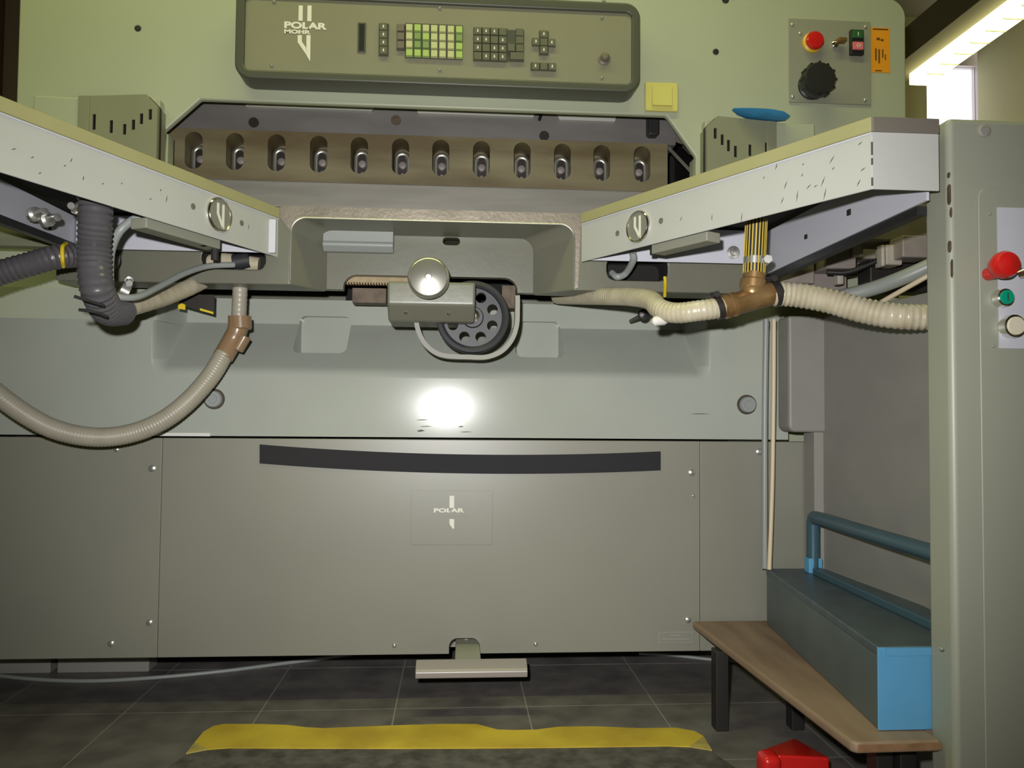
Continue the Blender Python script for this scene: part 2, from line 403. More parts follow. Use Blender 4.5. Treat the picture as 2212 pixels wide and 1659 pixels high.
for u0, u1, v0, v1 in ((525, 812, 210, 236), (895, 1160, 218, 250), (1200, 1335, 235, 262)):
    x0, z0, x1, z1 = rect_px(u0, v0, u1, v1, YK)
    MB().prism_y([(x0+0.008, z0), (x1-0.008, z0), (x1, z1), (x0, z1)], YK-0.004, YK+0.006).done('knife_plate', 'table_white', beam)
x0, z0, x1, z1 = rect_px(1396, 245, 1420, 298, YK)
MB().prism_y(rrect(x0, z0, x1, z1, 0.007), YK-0.02, YK+0.006).done('stop_bracket', 'black_plastic', beam, bevel=0.003)
c = P(1167, 256, YK)
MB().rod(c+Vector((0.003, 0, 0.012)), c+Vector((-0.003, -0.008, -0.006)), 0.0035, 8).done('knife_pin', 'black_plastic', beam)
low = MB().box(kx0-0.02, kx1+0.03, YK-0.012, YK+0.05, 0.90, zk0).done('lower_bar', 'bright_steel', cut, bevel=0.003)
x0, z0, x1, z1 = rect_px(720, 437, 772, 446, YT)
# interior cheeks and the guide linkage at the right of the clamp
MB().box(ol-0.06, ol-0.045, YH+0.016, 2.2, 0.9, oz+0.16).done('inner_cheek', 'guard_paint', cut)
MB().box(orr+0.06, orr+0.075, YH+0.016, 2.2, 0.9, oz+0.16).done('inner_cheek', 'dark_steel', cut)  # dark colour stands for the shade of the open cavity
MB().box(orr, orr+0.004, YH+0.014, YH+0.045, 0.9, P(1503, 338, YH).z).done('opening_flange', 'housing_paint', cut)
MB().box(ol-0.004, ol, YH+0.014, YH+0.045, 0.9, P(353, 284, YH).z).done('opening_flange', 'housing_paint', cut)
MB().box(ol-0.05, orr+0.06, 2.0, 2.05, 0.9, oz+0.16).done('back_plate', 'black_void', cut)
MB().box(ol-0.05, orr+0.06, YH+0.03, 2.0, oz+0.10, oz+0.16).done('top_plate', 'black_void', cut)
for (ua, va, ub, vb, wd, m) in ((1443, 292, 1494, 308, 0.02, 'worn_steel'), (1443, 318, 1494, 372, 0.007, 'satin_chrome'), (1478, 316, 1494, 332, 0.006, 'satin_chrome')):
    a = P(ua, va, YK+0.03); b = P(ub, vb, YK+0.0)
    MB().sweep([a, (a+b)/2, b], [(-wd/2, -0.005), (wd/2, -0.005), (wd/2, 0.005), (-wd/2, 0.005)], up=(0, 0, 1)).done('guide_link', m, cut)

# worktable casting with the arched recess
tz1, tz0 = 0.921, 0.779
tx0, tx1 = P(120, 580, YT).x, P(1640, 590, YT).x
n0, n1 = P(628, 560, YT).x, P(1240, 570, YT).x
ntop = P(930, 478, YT).z
def arch(xa, xb, zt, zbm, r, n=7):
    out = [(xa, zbm)]
    for i in range(n+1):
        a = math.radians(180-90*i/n); out.append((xa+r+r*math.cos(a), zt-r+r*math.sin(a)))
    for i in range(n+1):
        a = math.radians(90-90*i/n); out.append((xb-r+r*math.cos(a), zt-r+r*math.sin(a)))
    return out+[(xb, zbm)]
YR = 1.525                                                      # recess back wall
def outline(fx0, fx1, ft, y): return [(x, y, z) for x, z in [(tx0, tz1), (tx0, tz0)]+arch(fx0, fx1, ft, tz0, 0.026)+[(tx1, tz0), (tx1, tz1)]]
b0, b1 = P(708, 560, YR).x, P(1150, 570, YR).x
bt = ntop-0.012
slotc = [MB().prism_y(rrect(*rect_px(a, v0, b, v1, YT), pxs(17, YT)), YT-0.05, YT+0.065) for a, b, v0, v1 in ((437, 572, 538, 581), (1312, 1442, 558, 605))]
table = MB().loft([outline(n0, n1, ntop, YT), outline(b0, b1, bt, YR)]).done('worktable', ['casting_paint', 'black_void'], cut, cut=slotc, bevel=0.0035, seg=3, angle=40)  # slot walls blackened, their shade painted onto the cut faces
MB().box(tx0, tx1, YR+0.30, 2.2, 0.80, tz1-0.001).done('table_body', 'casting_paint', cut)
x0, z0, x1, z1 = rect_px(-120, 470, 170, 531, 1.47)
MB().box(x0, x1, 1.47, 1.50, z0, z1).done('apron', 'guard_paint', cut, bevel=0.002)
x0, z0, x1, z1 = rect_px(-120, 500, 300, 690, 1.60)
MB().box(x0, x1, 1.60, 1.61, z0, z1).done('rear_sheet', 'base_paint', cut)
MB().box(tx0, tx1, YR, YR+0.30, tz1-0.025, tz1-0.001).done('table_slab', 'casting_paint', cut)
# machined steel strip on the table's front edge and the top plate
x0, x1 = P(606, 455, YT).x, P(1256, 455, YT).x
strip = MB()
outer = [(x0, tz1+0.0005)]+[(x1, tz1+0.0005), (x1, 0.80)]
sp = [(x0, tz1+0.001), (x0, P(610, 470, YT).z)]+[p for p in arch(n0-0.001, n1+0.001, ntop+0.001, P(1243, 622, YT).z, 0.026)][1:]+[(x1-0.006, P(1243, 622, YT).z), (x1, P(1256, 470, YT).z), (x1, tz1+0.001)]
MB().prism_y(sp, YT-0.0015, YT+0.004).done('table_edge', 'worn_steel', cut)
ed = [Vector((x, YT-0.001, z)) for x, z in arch(n0-0.0005, n1+0.0005, ntop+0.0005, tz0+0.008, 0.026)]
MB().sweep(ed, circ(0.0016, 8), up=(0, 1, 0)).done('worn_edge_glint', 'satin_chrome', cut, smooth=True)  # chrome tube added to draw the highlight along the worn arch edge
MB().box(x0-0.05, x1+0.05, YT, YK, tz1, tz1+0.0012).done('table_plate', 'bright_steel', cut)
# recess back wall with the opening for the hand wheel
zb2 = P(700, 625, YR).z
bw = [(b0-0.03, zb2), (b0-0.03, ntop+0.02), (b1+0.03, ntop+0.02), (b1+0.03, zb2)]
ox0, ox1 = P(742, 610, YR).x, P(1117, 620, YR).x; ot = P(930, 597, YR).z
bw += [(ox1, zb2)]+[p for p in reversed(arch(ox0, ox1, ot, zb2, 0.024)[1:-1])]+[(ox0, zb2)]
x0, z0, x1, z1 = rect_px(957, 513, 993, 529, YR)
MB().prism_y(bw, YR, YR+0.02).done('recess_wall', 'casting_paint', cut, cut=[MB().prism_y(rrect(x0, z0, x1, z1, (z1-z0)*0.48, 6), YR-0.05, YR+0.05)], bevel=0.003)
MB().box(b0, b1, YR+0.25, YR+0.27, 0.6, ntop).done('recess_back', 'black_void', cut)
x0, z0, x1, z1 = rect_px(697, 484, 850, 543, YR-0.02)
blk = MB().prism_x([(YR-0.02, z1), (YR-0.02, z0+0.018), (YR-0.024, z0+0.016), (YR-0.024, z0+0.010), (YR-0.012, z0), (YR, z0), (YR, z1)], x0, x1).done('recess_block', 'recess_grey', cut, bevel=0.002)
# toothed rack and brackets in the shadow under the table
xa, xb = P(750, 605, 1.56).x, P(905, 605, 1.56).x; zr = P(820, 606, 1.56).z
rk = MB().box(xa, xb, 1.55, 1.57, zr-0.006, zr+0.008)
nt_ = 26
for i in range(nt_):
    xx = xa+(xb-xa)*i/nt_; rk.box(xx, xx+(xb-xa)/nt_*0.5, 1.552, 1.567, zr-0.0095, zr-0.006)
rk.done('toothed_rack', 'gear_rack', cut)
x0, z0, x1, z1 = rect_px(764, 626, 836, 657, 1.6); MB().box(x0, x1, 1.58, 1.62, z0, z1).done('rack_support', 'rust_steel', cut)
x0, z0, x1, z1 = rect_px(1083, 620, 1112, 668, 1.6); MB().box(x0, x1, 1.58, 1.62, z0, z1).done('rack_support', 'rust_steel', cut)

# base casting with the scooped recess and two pockets
bz0, bz1 = 0.5035, P(900, 652, YB+0.12).z
bxa, bxb = P(-260, 800, YB).x, P(1702, 800, YB).x
DEP = 0.12
zs0, zs1 = P(940, 806, YB).z, P(940, 705, YB+DEP).z
cL, cR = P(352, 750, YB).x, P(1512, 750, YB).x
ZSEAM = P(170, 689, YB).z
def sstep(a, b, t):
    t = max(0.0, min(1.0, (t-a)/(b-a))); return t*t*(3-2*t)
def ybase(x, z):
    m = sstep(cL-0.022, cL+0.006, x)*(1-sstep(cR-0.006, cR+0.022, x))
    tt = (z-zs0)/(zs1-zs0); k_ = 0.10
    tt = tt if tt > k_ else (0.0 if tt < -k_ else (tt+k_)**2/(4*k_))
    d = DEP*min(1.0, tt)
    side = 0.016 if z > ZSEAM else 0.0
    return YB+d*m+side*(1-m)
xs = sorted(set([bxa, bxb]+[bxa+(bxb-bxa)*i/14 for i in range(15)]+[cL-0.024+0.034*i/30 for i in range(31)]+[cR-0.010+0.034*i/30 for i in range(31)]))
zs = sorted(set([bz0, bz1, ZSEAM, ZSEAM+0.0015]+[zs0+(zs1-zs0)*0.10*(i-5)/5 for i in range(11)]+[zs0+(zs1-zs0)*i/5 for i in range(6)]+[zs1+0.001]))
gb_ = MB()
fg = [[gb_.bm.verts.new((x, ybase(x, z), z)) for x in xs] for z in zs]
bg = [[gb_.bm.verts.new((x, 2.3, z)) for x in (xs[0], xs[-1])] for z in (zs[0], zs[-1])]
for a, b in zip(fg, fg[1:]):
    for i in range(len(xs)-1): gb_.bm.faces.new((a[i], a[i+1], b[i+1], b[i]))
gb_.bm.faces.new(fg[0]+[bg[0][1], bg[0][0]]); gb_.bm.faces.new(fg[-1]+[bg[1][1], bg[1][0]])
gb_.bm.faces.new([r[0] for r in fg]+[bg[1][0], bg[0][0]]); gb_.bm.faces.new([r[-1] for r in fg]+[bg[1][1], bg[0][1]])
gb_.bm.faces.new((bg[0][0], bg[0][1], bg[1][1], bg[1][0]))
YPK = YB+DEP+0.022
pock = [MB().prism_y(rrect(*rect_px(a, v0, b, v1, YPK), 0.013, 5, (1, 1, 1, 1)), 1.5, YPK) for a, b, v0, v1 in ((651, 761, 686, 770), (1108, 1206, 697, 779))]
base = gb_.done('base_casting', 'base_paint', cut, cut=pock, smooth=True, sharp=16)
for u, v, ring in ((463, 862, 'bolt_rust'), (1613, 874, 'bolt_rust')):
    c = P(u, v, YB); rr_ = pxs(18, YB)
    bo = MB().lathe((c.x, YB+0.001, c.z), (0, -1, 0), [(rr_*1.22, 0), (rr_*1.2, 0.003), (rr_*1.0, 0.003)], 26).done('bolt_seat', ring, base, smooth=True)
    MB().lathe((c.x, YB, c.z), (0, -1, 0), [(rr_*0.98, 0), (rr_*0.98, 0.010), (rr_*0.88, 0.012), (rr_*0.5, 0.012), (rr_*0.45, 0.011), (0.001, 0.011)], 26).done('cap_bolt', 'recess_grey', base, smooth=True)
for u0, v0, u1, v1 in ((898, 906, 928, 908), (900, 928, 918, 933), (905, 920, 935, 922), (990, 920, 1002, 923), (992, 932, 1022, 934), (938, 895, 960, 896), (1490, 893, 1535, 895)):
    r0, rz0, r1, rz1 = rect_px(u0, v0, u1, v1, YB); MB().prism_y([(r0, (rz0+rz1)/2), (r0+(r1-r0)*0.3, rz0), (r1, (rz0+rz1)/2), (r0+(r1-r0)*0.6, rz1)], YB-0.0004, YB+0.001).done('scuff_mark', 'scuff', base)
# lower cover panels with screws
pz0, pz1 = 0.0905, 0.4995
j1, j2, jr = P(346, 1150, YC).x, P(1512, 1150, YC).x, P(1757, 1100, YC).x
panels = []
for a, b in ((bxa, j1-0.0003), (j1+0.0003, j2-0.0003), (j2+0.0003, jr)):
    cuts = None
    if a > bxa and b < jr:
        q0, qz0, q1, qz1 = rect_px(970, 1379, 1036, 1460, YC)
        cuts = [MB().prism_y(rrect(q0, pz0-0.05, q1, qz1, 0.016), YC-0.05, YC+0.1)]
    panels.append(MB().box(a, b, YC, YC+0.03, pz0, pz1).done('cover_panel', 'cover_paint', cut, bevel=0.0012, seg=2, cut=cuts))
def screw(u, v, Y, r, par, m='screw_steel', nm='screw'):
    c = P(u, v, Y); rr = pxs(r, Y)
    return MB().lathe((c.x, Y+0.0005, c.z), (0, -1, 0), [(rr, 0), (rr*0.95, 0.0022), (rr*0.6, 0.0036), (0.0003, 0.004)], 14).done(nm, m, par, smooth=True)
for u, v, r, k in ((329, 1012, 8, 0), (323, 1345, 7, 0), (240, 1390, 7, 0), (252, 971, 6, 0), (1494, 1021, 8, 1), (1486, 1339, 7, 1), (1640, 976, 8, 2), (1497, 1071, 4, 1), (852, 1394, 5, 1), (1157, 1391, 5, 1)):
    screw(u, v, YC, r, panels[k])
MB().box(bxa, jr-0.03, YC+0.10, 2.3, 0.075, 0.5).done('machine_bed', 'frame_paint', cut)
MB().box(bxa, jr-0.03, YC+0.42, 2.3, 0.0, 0.075).done('plinth', 'black_void', cut)  # black colour stands for the shade in the gap under the cover

# nameplate on the middle cover: blade mark and lettering
x0, z0, x1, z1 = rect_px(888, 1060, 1064, 1176, YC)
np_ = thing('nameplate', (P(976, 1118, YC).x, YC, z0), 'faint square nameplate with white lettering on the lower cover', 'sign')
MB().box(x0, x1, YC-0.0012, YC, z0, z1).done('plate', 'cover_paint', np_, bevel=0.0004)
Yn = YC-0.0014
text('lettering', 'POLAR', 937, 1107, 65, 9, Yn, 'console_print', np_)
q = MB(); x0, z0, x1, z1 = rect_px(971, 1071, 981, 1097, Yn); q.box(x0, x1, Yn-0.0006, Yn+0.0002, z0, z1)
q.done('mark_bar', 'console_print', np_)
q = MB(); pp = [P(971, 1121, Yn), P(981, 1121, Yn), P(981, 1142, Yn), P(978, 1142, Yn), P(971, 1132, Yn)]
q.prism_y([(p.x, p.z) for p in pp], Yn-0.0006, Yn+0.0002).done('mark_blade', 'console_print', np_)
q = MB()
for i in range(10):
    x0, z0, x1, z1 = rect_px(947+i*6.7, 1112.5, 947+i*6.7+5, 1119, Yn); q.box(x0, x1, Yn-0.0004, Yn+0.0002, z0+0.001, z1)
q.done('small_print', 'plate_sheen', np_)
# small type plate low on the right
x0, z0, x1, z1 = rect_px(1422, 1364, 1496, 1389, YC)
tp = thing('type_plate', ((x0+x1)/2, YC, z0), 'small grey framed type plate low on the cover near the bench', 'sign')
MB().box(x0, x1, YC-0.001, YC, z0, z1).done('plate', 'rail_grey', tp)
MB().box(x0+0.0025, x1-0.0025, YC-0.0014, YC-0.001, z0+0.0025, z1-0.0025).done('field', 'cover_paint', tp)
q = MB()
for a, b, v in ((1447, 1471, 1372), (1430, 1489, 1380)):
    r0, rz0, r1, rz1 = rect_px(a, v-2, b, v+2, YC); q.box(r0, r1, YC-0.0018, YC-0.0012, rz0, rz1)
q.done('small_print', 'rail_grey', tp)
# black magnetic strip stuck across the cover
q = MB(); top, bot = [], []
for i in range(25):
    t = i/24; u = 561+866*t
    vt = 960+(975-960)*t+4*14*t*(1-t); vb_ = 1001+(1016-1001)*t+4*14*t*(1-t)
    top.append(P(u, vt, YC-0.001)); bot.append(P(u, vb_, YC-0.001))
ring = [(p.x, p.z) for p in top]+[(p.x, p.z) for p in reversed(bot)]
tag(q.prism_y(ring, YC-0.0022, YC-0.0002).done('black_strip', 'tape_black'), 'long black rubber strip sagging slightly across the grey lower cover', 'strip')

# foot pedal
pd = thing('foot_pedal', (P(1010, 1450, 1.5).x, 1.5, 0), 'steel T-shaped foot pedal sticking out under the cover', 'pedal')
YP = 1.455
x0, z0, x1, z1 = rect_px(897, 1438, 1140, 1467, YP)
a_, b_ = P(897, 1455, YP), P(1140, 1448, YP)
MB().prism_x([(YP+0.028, z1+0.004), (YP+0.004, z1-0.006), (YP, z1-0.012), (YP+0.001, z0+0.002), (YP+0.006, z0), (YP+0.028, z0)], x0, x1).done('tread', 'pedal_steel', pd, bevel=0.0015)
xs0, xs1 = P(985, 1410, YP+0.05).x, P(1036, 1410, YP+0.05).x
MB().loft([[(xs0-0.002, YP+0.025, z1+0.003), (xs1+0.002, YP+0.025, z1+0.003), (xs1+0.002, YP+0.025, z0+0.008), (xs0-0.002, YP+0.025, z0+0.008)],
           [(xs0, YC+0.06, 0.115), (xs1, YC+0.06, 0.115), (xs1, YC+0.06, 0.095), (xs0, YC+0.06, 0.095)]]).done('lever', 'grey_plate', pd, bevel=0.002)
MB().lathe(P(1007, 1383, YC+0.03), (0, -1, 0), [(0.006, 0), (0.006, 0.004), (0.003, 0.006)], 12).done('pivot_bolt', 'screw_steel', pd)

# ================================================================== CONTROL CONSOLE
YN = 1.56
con = thing('control_console', (0, YN, 1.2), 'dark framed olive control console with green keypad above the clamp', 'control panel')
x0, x1 = P(507, 90, YN).x, P(1383, 120, YN).x
z0 = 1.2005; z1 = P(1370, 6, YN).z
frm = MB().prism_y(rrect(x0, z0, x1, z1, 0.03, 7), YN, YH).done('console_frame', 'console_frame', con, bevel=0.006, seg=3,
      cut=[MB().prism_y(rrect(x0+pxs(20, YN), z0+pxs(19, YN), x1-pxs(19, YN), z1-pxs(22, YN), 0.012, 5), YN-0.02, YN+0.012)])
YQ = YN+0.006
MB().box(x0+pxs(20, YN), x1-pxs(19, YN), YQ, YQ+0.008, z0+pxs(19, YN), z1-pxs(22, YN)).done('face_plate', 'console_face', con)
Yt_ = YQ-0.0004
logo = MB()
for a, b, c, d in ((645, 654, 12, 45), (664, 673, 12, 46)):
    r0, rz0, r1, rz1 = rect_px(a, c, b, d, Yt_); logo.box(r0, r1, Yt_-0.0004, Yt_+0.0006, rz0, rz1)
def pl(pts): return [(P(u, v, Yt_).x, P(u, v, Yt_).z) for u, v in pts]
logo.prism_y(pl([(643, 76), (652, 76), (652, 90), (661, 103), (662, 119), (643, 91)]), Yt_-0.0004, Yt_+0.0006)
logo.prism_y(pl([(662, 76), (671, 76), (670, 133), (661.8, 119)]), Yt_-0.0004, Yt_+0.0006)
logo.done('blade_mark', 'console_print', con)
text('lettering', 'POLAR', 614, 61, 91, 15, Yt_, 'console_print', con)
text('lettering', 'MOHR', 614, 72, 56, 9, Yt_, 'console_print', con)
r0, rz0, r1, rz1 = rect_px(776, 53, 787, 110, Yt_)
cs_ = MB().box(r0-0.003, r1+0.003, Yt_-0.002, YQ, rz0-0.003, rz1+0.003).done('card_slot', 'console_frame', con)
MB().box(r0, r1, Yt_-0.0025, YQ, rz0, rz1).done('slot_mouth', 'black_void', cs_)
# keys: one mesh per colour, shared
def key_mesh(m, mark, wpx, hpx):
    k = MB(); wd, hh = pxs(wpx, YQ)/2, pxs(hpx, YQ)/2
    k.loft([[(-wd, 0, -hh), (wd, 0, -hh), (wd, 0, hh), (-wd, 0, hh)], [(-wd*0.86, -0.006, -hh*0.86), (wd*0.86, -0.006, -hh*0.86), (wd*0.86, -0.006, hh*0.86), (-wd*0.86, -0.006, hh*0.86)]])
    if mark: k.loft([[(-mark*0.6, -0.006, -mark), (mark*0.6, -0.006, -mark), (mark*0.35, -0.006, mark), (-mark*0.35, -0.006, mark)], [(-mark*0.5, -0.0066, -mark), (mark*0.5, -0.0066, -mark), (mark*0.3, -0.0066, mark), (-mark*0.3, -0.0066, mark)]], mi=1)
    bmesh.ops.recalc_face_normals(k.bm, faces=k.bm.faces[:]); me = bpy.data.meshes.new('key'); k.bm.to_mesh(me); k.bm.free()
    me.materials.append(MATS[m]); me.materials.append(MATS['console_print']); return me
KD = key_mesh('key_dark', 0.0028, 18, 17.5); KN = key_mesh('key_dark', 0, 18, 17.5); KB = key_mesh('key_brown', 0, 17, 17)
KG = [key_mesh(m, 0, 15.4, 15.6) for m in ('key_green', 'key_yellow', 'key_deep')]
def block(name, u0, v0, u1, v1):
    r0, rz0, r1, rz1 = rect_px(u0, v0, u1, v1, YQ)
    return MB().box(r0, r1, YQ-0.002, YQ+0.001, rz0, rz1).done(name, 'console_frame', con)
def key(me, u, v, par): p = P(u, v, YQ); put('key', me, (p.x, YQ-0.002, p.z), par)
b = block('function_key_column', 818, 52, 840, 122)
for i in range(4): key(KD, 829, 61+i*17, b)
b = block('brown_key_column', 857, 54, 876, 110)
for i in range(3): key(KB, 866, 63+i*18.5, b)
b = block('display_keypad', 875, 53, 1000, 128)
pat = ['ygyyyyg', 'ydgyyyd', 'yddyyyg', 'gggyyyg']
for r in range(4):
    for c in range(7):
        key(KG[{'g': 0, 'y': 1, 'd': 2}[pat[r][c]]], 884.5+c*17.9, 62.5+r*18+c*0.75, b)
b = block('number_keypad', 1022, 61, 1096, 134)
for r in range(4):
    for c in range(4): key(KD if (r+c) % 4 != 3 else KN, 1032+c*17.8, 70+r*18+c*0.7, b)
b = block('side_keypad', 1096, 66, 1132, 134)
for u, v in ((1122, 73), (1122, 90), (1122, 107), (1104, 106), (1110, 124), (1123, 124)): key(KN, u, v, b)
b = block('arrow_keypad', 1164, 68, 1185, 120)
for u, v in ((1174, 77), (1174, 94), (1174, 111), (1157, 93), (1191, 95)): key(KD if v != 94 else KN, u, v, b)
b = block('bottom_keypad', 1146, 137, 1201, 154)
for i in range(3): key(KD if i != 1 else KN, 1156+i*18, 145.5+i*0.6, b)
c = P(1305, 127, YQ)
MB().lathe((c.x, YQ, c.z), (0, -1, 0), [(0.013, 0), (0.013, 0.002), (0.009, 0.004), (0.0078, 0.011), (0.006, 0.014), (0.001, 0.015)], 22).done('control_knob', 'key_brown', con, smooth=True)
for u, v in ((592, 4), (587, 141), (950, 18), (950, 151), (1300, 38), (1300, 168), (1304, 3)):
    screw(u, v, YQ, 4, con, 'plate_sheen')

# ================================================================== HOUSING FITTINGS
sp_ = thing('switch_plate', (P(1790, 228, YH).x, YH, P(1790, 228, YH).z), 'square grey switch plate with red stop button and black rotary switch', 'switch plate')
x0, z0, x1, z1 = rect_px(1703, 45, 1879, 225, YH)
MB().box(x0, x1, YH-0.004, YH, z0, z1).done('plate', 'grey_plate', sp_, bevel=0.001)
YS = YH-0.004
c = P(1754, 93, YS)
st = MB().lathe((c.x, YS, c.z), (0, -1, 0), [(0.0215, 0), (0.0215, 0.004), (0.016, 0.007), (0.016, 0.012)], 28).done('stop_button_collar', 'yellow_plastic', sp_, smooth=True)
MB().lathe((c.x+0.001, YS-0.006, c.z), (0, -1, 0), [(0.014, 0), (0.0195, 0.004), (0.0195, 0.008), (0.016, 0.012), (0.001, 0.014)], 28).done('stop_button', 'red_plastic', sp_, smooth=True)
c = P(1802, 97, YS)
ks = MB().lathe((c.x, YS, c.z), (0, -1, 0), [(0.0075, 0), (0.0075, 0.006), (0.005, 0.008), (0.001, 0.008)], 18).done('key_switch', 'chrome', sp_, smooth=True)
MB().box(c.x-0.001, c.x+0.018, YS-0.022, YS-0.006, c.z-0.001, c.z+0.007).done('key_blade', 'brass', ks, bevel=0.001)
x0, z0, x1, z1 = rect_px(1833, 68, 1862, 122, YS)
rk_ = MB().box(x0, x1, YS-0.010, YS, z0, z1).done('rocker_switch', 'black_plastic', sp_, bevel=0.002)
zm = z1-(z1-z0)*0.42
MB().box(x0+0.003, x1-0.004, YS-0.013, YS-0.008, zm+0.003, z1-0.003).done('on_key', 'green_rocker', rk_, bevel=0.001)
MB().box(x0+0.003, x1-0.004, YS-0.0145, YS-0.008, z0+0.009, zm-0.006).done('off_key', 'pink_rocker', rk_, bevel=0.001)
zi = (zm+z1)/2; MB().box((x0+x1)/2-0.0008, (x0+x1)/2+0.0008, YS-0.0136, YS-0.0128, zi-0.004, zi+0.004).done('on_mark', 'console_print', rk_)
zo = (z0+0.009+zm-0.006)/2; rp_ = [Vector(((x0+x1)/2+0.0035*math.cos(2*math.pi*i/16), YS-0.0147, zo+0.0035*math.sin(2*math.pi*i/16))) for i in range(18)]
MB().sweep(rp_, circ(0.0007, 6), up=(0, 1, 0)).done('off_mark', 'console_print', rk_)
c = P(1753, 186, YS)
MB().lathe((c.x, YS, c.z), (0, -1, 0), [(0.030, 0), (0.030, 0.005), (0.026, 0.008), (0.026, 0.016)], 32).done('rotary_base', 'black_plastic', sp_, smooth=True)
kn = MB().lathe((c.x, YS-0.014, c.z), (0, -1, 0), [(0.024, 0), (0.034, 0.006), (0.035, 0.012), (0.034, 0.026), (0.031, 0.030), (0.001, 0.031)], 36).done('rotary_knob', 'black_plastic', sp_, smooth=True)
for i in range(12):
    a = 2*math.pi*i/12; MB().rod((c.x+0.0345*math.cos(a), YS-0.022, c.z+0.0345*math.sin(a)), (c.x+0.0345*math.cos(a), YS-0.040, c.z+0.0345*math.sin(a)), 0.003, 8).done('grip_rib', 'black_plastic', kn)
for u, v in ((1711, 53), (1869, 58), (1712, 209), (1868, 216), (1728, 72)): screw(u, v, YS, 4, sp_)
# orange sticker
x0, z0, x1, z1 = rect_px(1881, 60, 1922, 157, YH)
os_ = thing('orange_sticker', ((x0+x1)/2, YH, z0), 'orange paper sticker with dark print beside the grey switch plate', 'sticker')
MB().box(x0, x1, YH-0.0008, YH+0.0002, z0, z1).done('paper', 'orange_paper', os_)
q = MB()
for u, v, wd, hh in ((1893, 82, 7, 5), (1902, 85, 6, 4), (1890, 118, 3, 26), (1897, 122, 3, 30), (1905, 116, 2.5, 18), (1911, 124, 2, 12), (1885, 62.5, 33, 2.5), (1890, 152, 14, 2)):
    r0, rz0, r1, rz1 = rect_px(u, v-hh/2 if hh > 10 else v, u+wd, v+hh/2 if hh > 10 else v+hh, YH); q.box(r0, r1, YH-0.0014, YH-0.0008, rz0, rz1)
q.done('print', 'ink', os_)
# yellowed light switch
x0, z0, x1, z1 = rect_px(1392, 181, 1463, 243, YH)
ls = thing('light_switch', ((x0+x1)/2, YH, z0), 'yellowed square rocker switch below the corner of the console', 'switch')
MB().box(x0, x1, YH-0.009, YH, z0, z1).done('surround', 'aged_plastic', ls, bevel=0.003)
MB().loft([[(x0+0.013, YH-0.009, z0+0.009), (x1-0.013, YH-0.009, z0+0.009), (x1-0.013, YH-0.009, z1-0.009), (x0+0.013, YH-0.009, z1-0.009)],
           [(x0+0.014, YH-0.0145, z0+0.010), (x1-0.014, YH-0.0145, z0+0.010), (x1-0.014, YH-0.0105, z1-0.010), (x0+0.014, YH-0.0105, z1-0.010)]]).done('rocker', 'aged_plastic', ls, bevel=0.001)
# slotted guard boxes either side of the opening
def guard(ua, ub, uc, vt, vtc, va, sgn, slots_, label):
    Y0, Y1_ = 1.575, 1.600
    a, b, c = P(ua, vt, Y0), P(ub, vt, Y1_), P(uc, vt, YH-0.004)   # inner end, outer end of the slotted plate, outer end of the pale body
    zt = a.z; t = thing('guard_box', ((a.x+c.x)/2, YH, 0.93), label, 'guard')
    ch = 0.024; z0 = 0.93
    d = Vector((b.x-a.x, Y1_-Y0)); L = d.length; d.normalize(); n = Vector((d.y, -d.x))*sgn
    if n.y < 0: n = -n
    def at(s, z, k): p = Vector((a.x, Y0))+d*s+n*k; return (p.x, p.y, z)
    outl = [(0, z0), (L, z0), (L, zt), (ch, zt), (0, zt-ch)]
    cs = []
    for s, v0, v1 in slots_:
        k = MB(); zz0, zz1 = zt-pxs(v1, Y0), zt-pxs(v0, Y0); wd = 0.0035
        k.loft([[at(s*L-wd, zz0, -0.01), at(s*L+wd, zz0, -0.01), at(s*L+wd, zz1, -0.01), at(s*L-wd, zz1, -0.01)], [at(s*L-wd, zz0, 0.02), at(s*L+wd, zz0, 0.02), at(s*L+wd, zz1, 0.02), at(s*L-wd, zz1, 0.02)]])
        cs.append(k)
    MB().loft([[at(s, z, 0) for s, z in outl], [at(s, z, 0.003) for s, z in outl]]).done('slotted_plate', 'guard_paint', t, cut=cs)
    MB().loft([[at(s, z, 0.012) for s, z in outl], [at(s, z, 0.016) for s, z in outl]]).done('inner_sheet', 'dark_steel', t)
    q0 = at(L*0.02, 0, 0.003); q1 = at(L, 0, 0.003)
    poly = [(q1[0], q1[1]-0.002), (c.x, YH-0.022), (c.x, YH), (q0[0], YH), (q0[0], q0[1]+0.016), (q1[0], q1[1]+0.016)]
    MB().prism_z([Vector(p) for p in poly], z0, zt-0.002).done('box_body', 'housing_paint', t, bevel=0.003)
    MB().slab((a.x+0.0, Y0+0.003), (a.x+0.0, YH), 0.003*sgn, z0, zt-ch).done('end_plate', 'guard_paint', t)
    p0 = at(L*0.86, 0, -0.003); p1 = at(L*1.0, 0, -0.003)
    MB().slab(p0[:2], p1[:2], -0.004*sgn, z0, zt).done('edge_flange', 'guard_paint', t, bevel=0.001)
    return t
guard(341, 171, 83, 203, 225, 330, -1, [(0.09, 32, 55), (0.20, 41, 64), (0.30, 54, 76), (0.41, 63, 86), (0.58, 54, 82), (0.80, 40, 74)], 'olive guard box with slots left of the clamp opening')
guard(1527, 1676, 1752, 248, 266, 360, 1, [(0.12, 28, 52), (0.22, 41, 65), (0.31, 52, 78), (0.41, 64, 90), (0.62, 58, 84), (0.86, 50, 78)], 'olive guard box with slots right of the clamp opening')
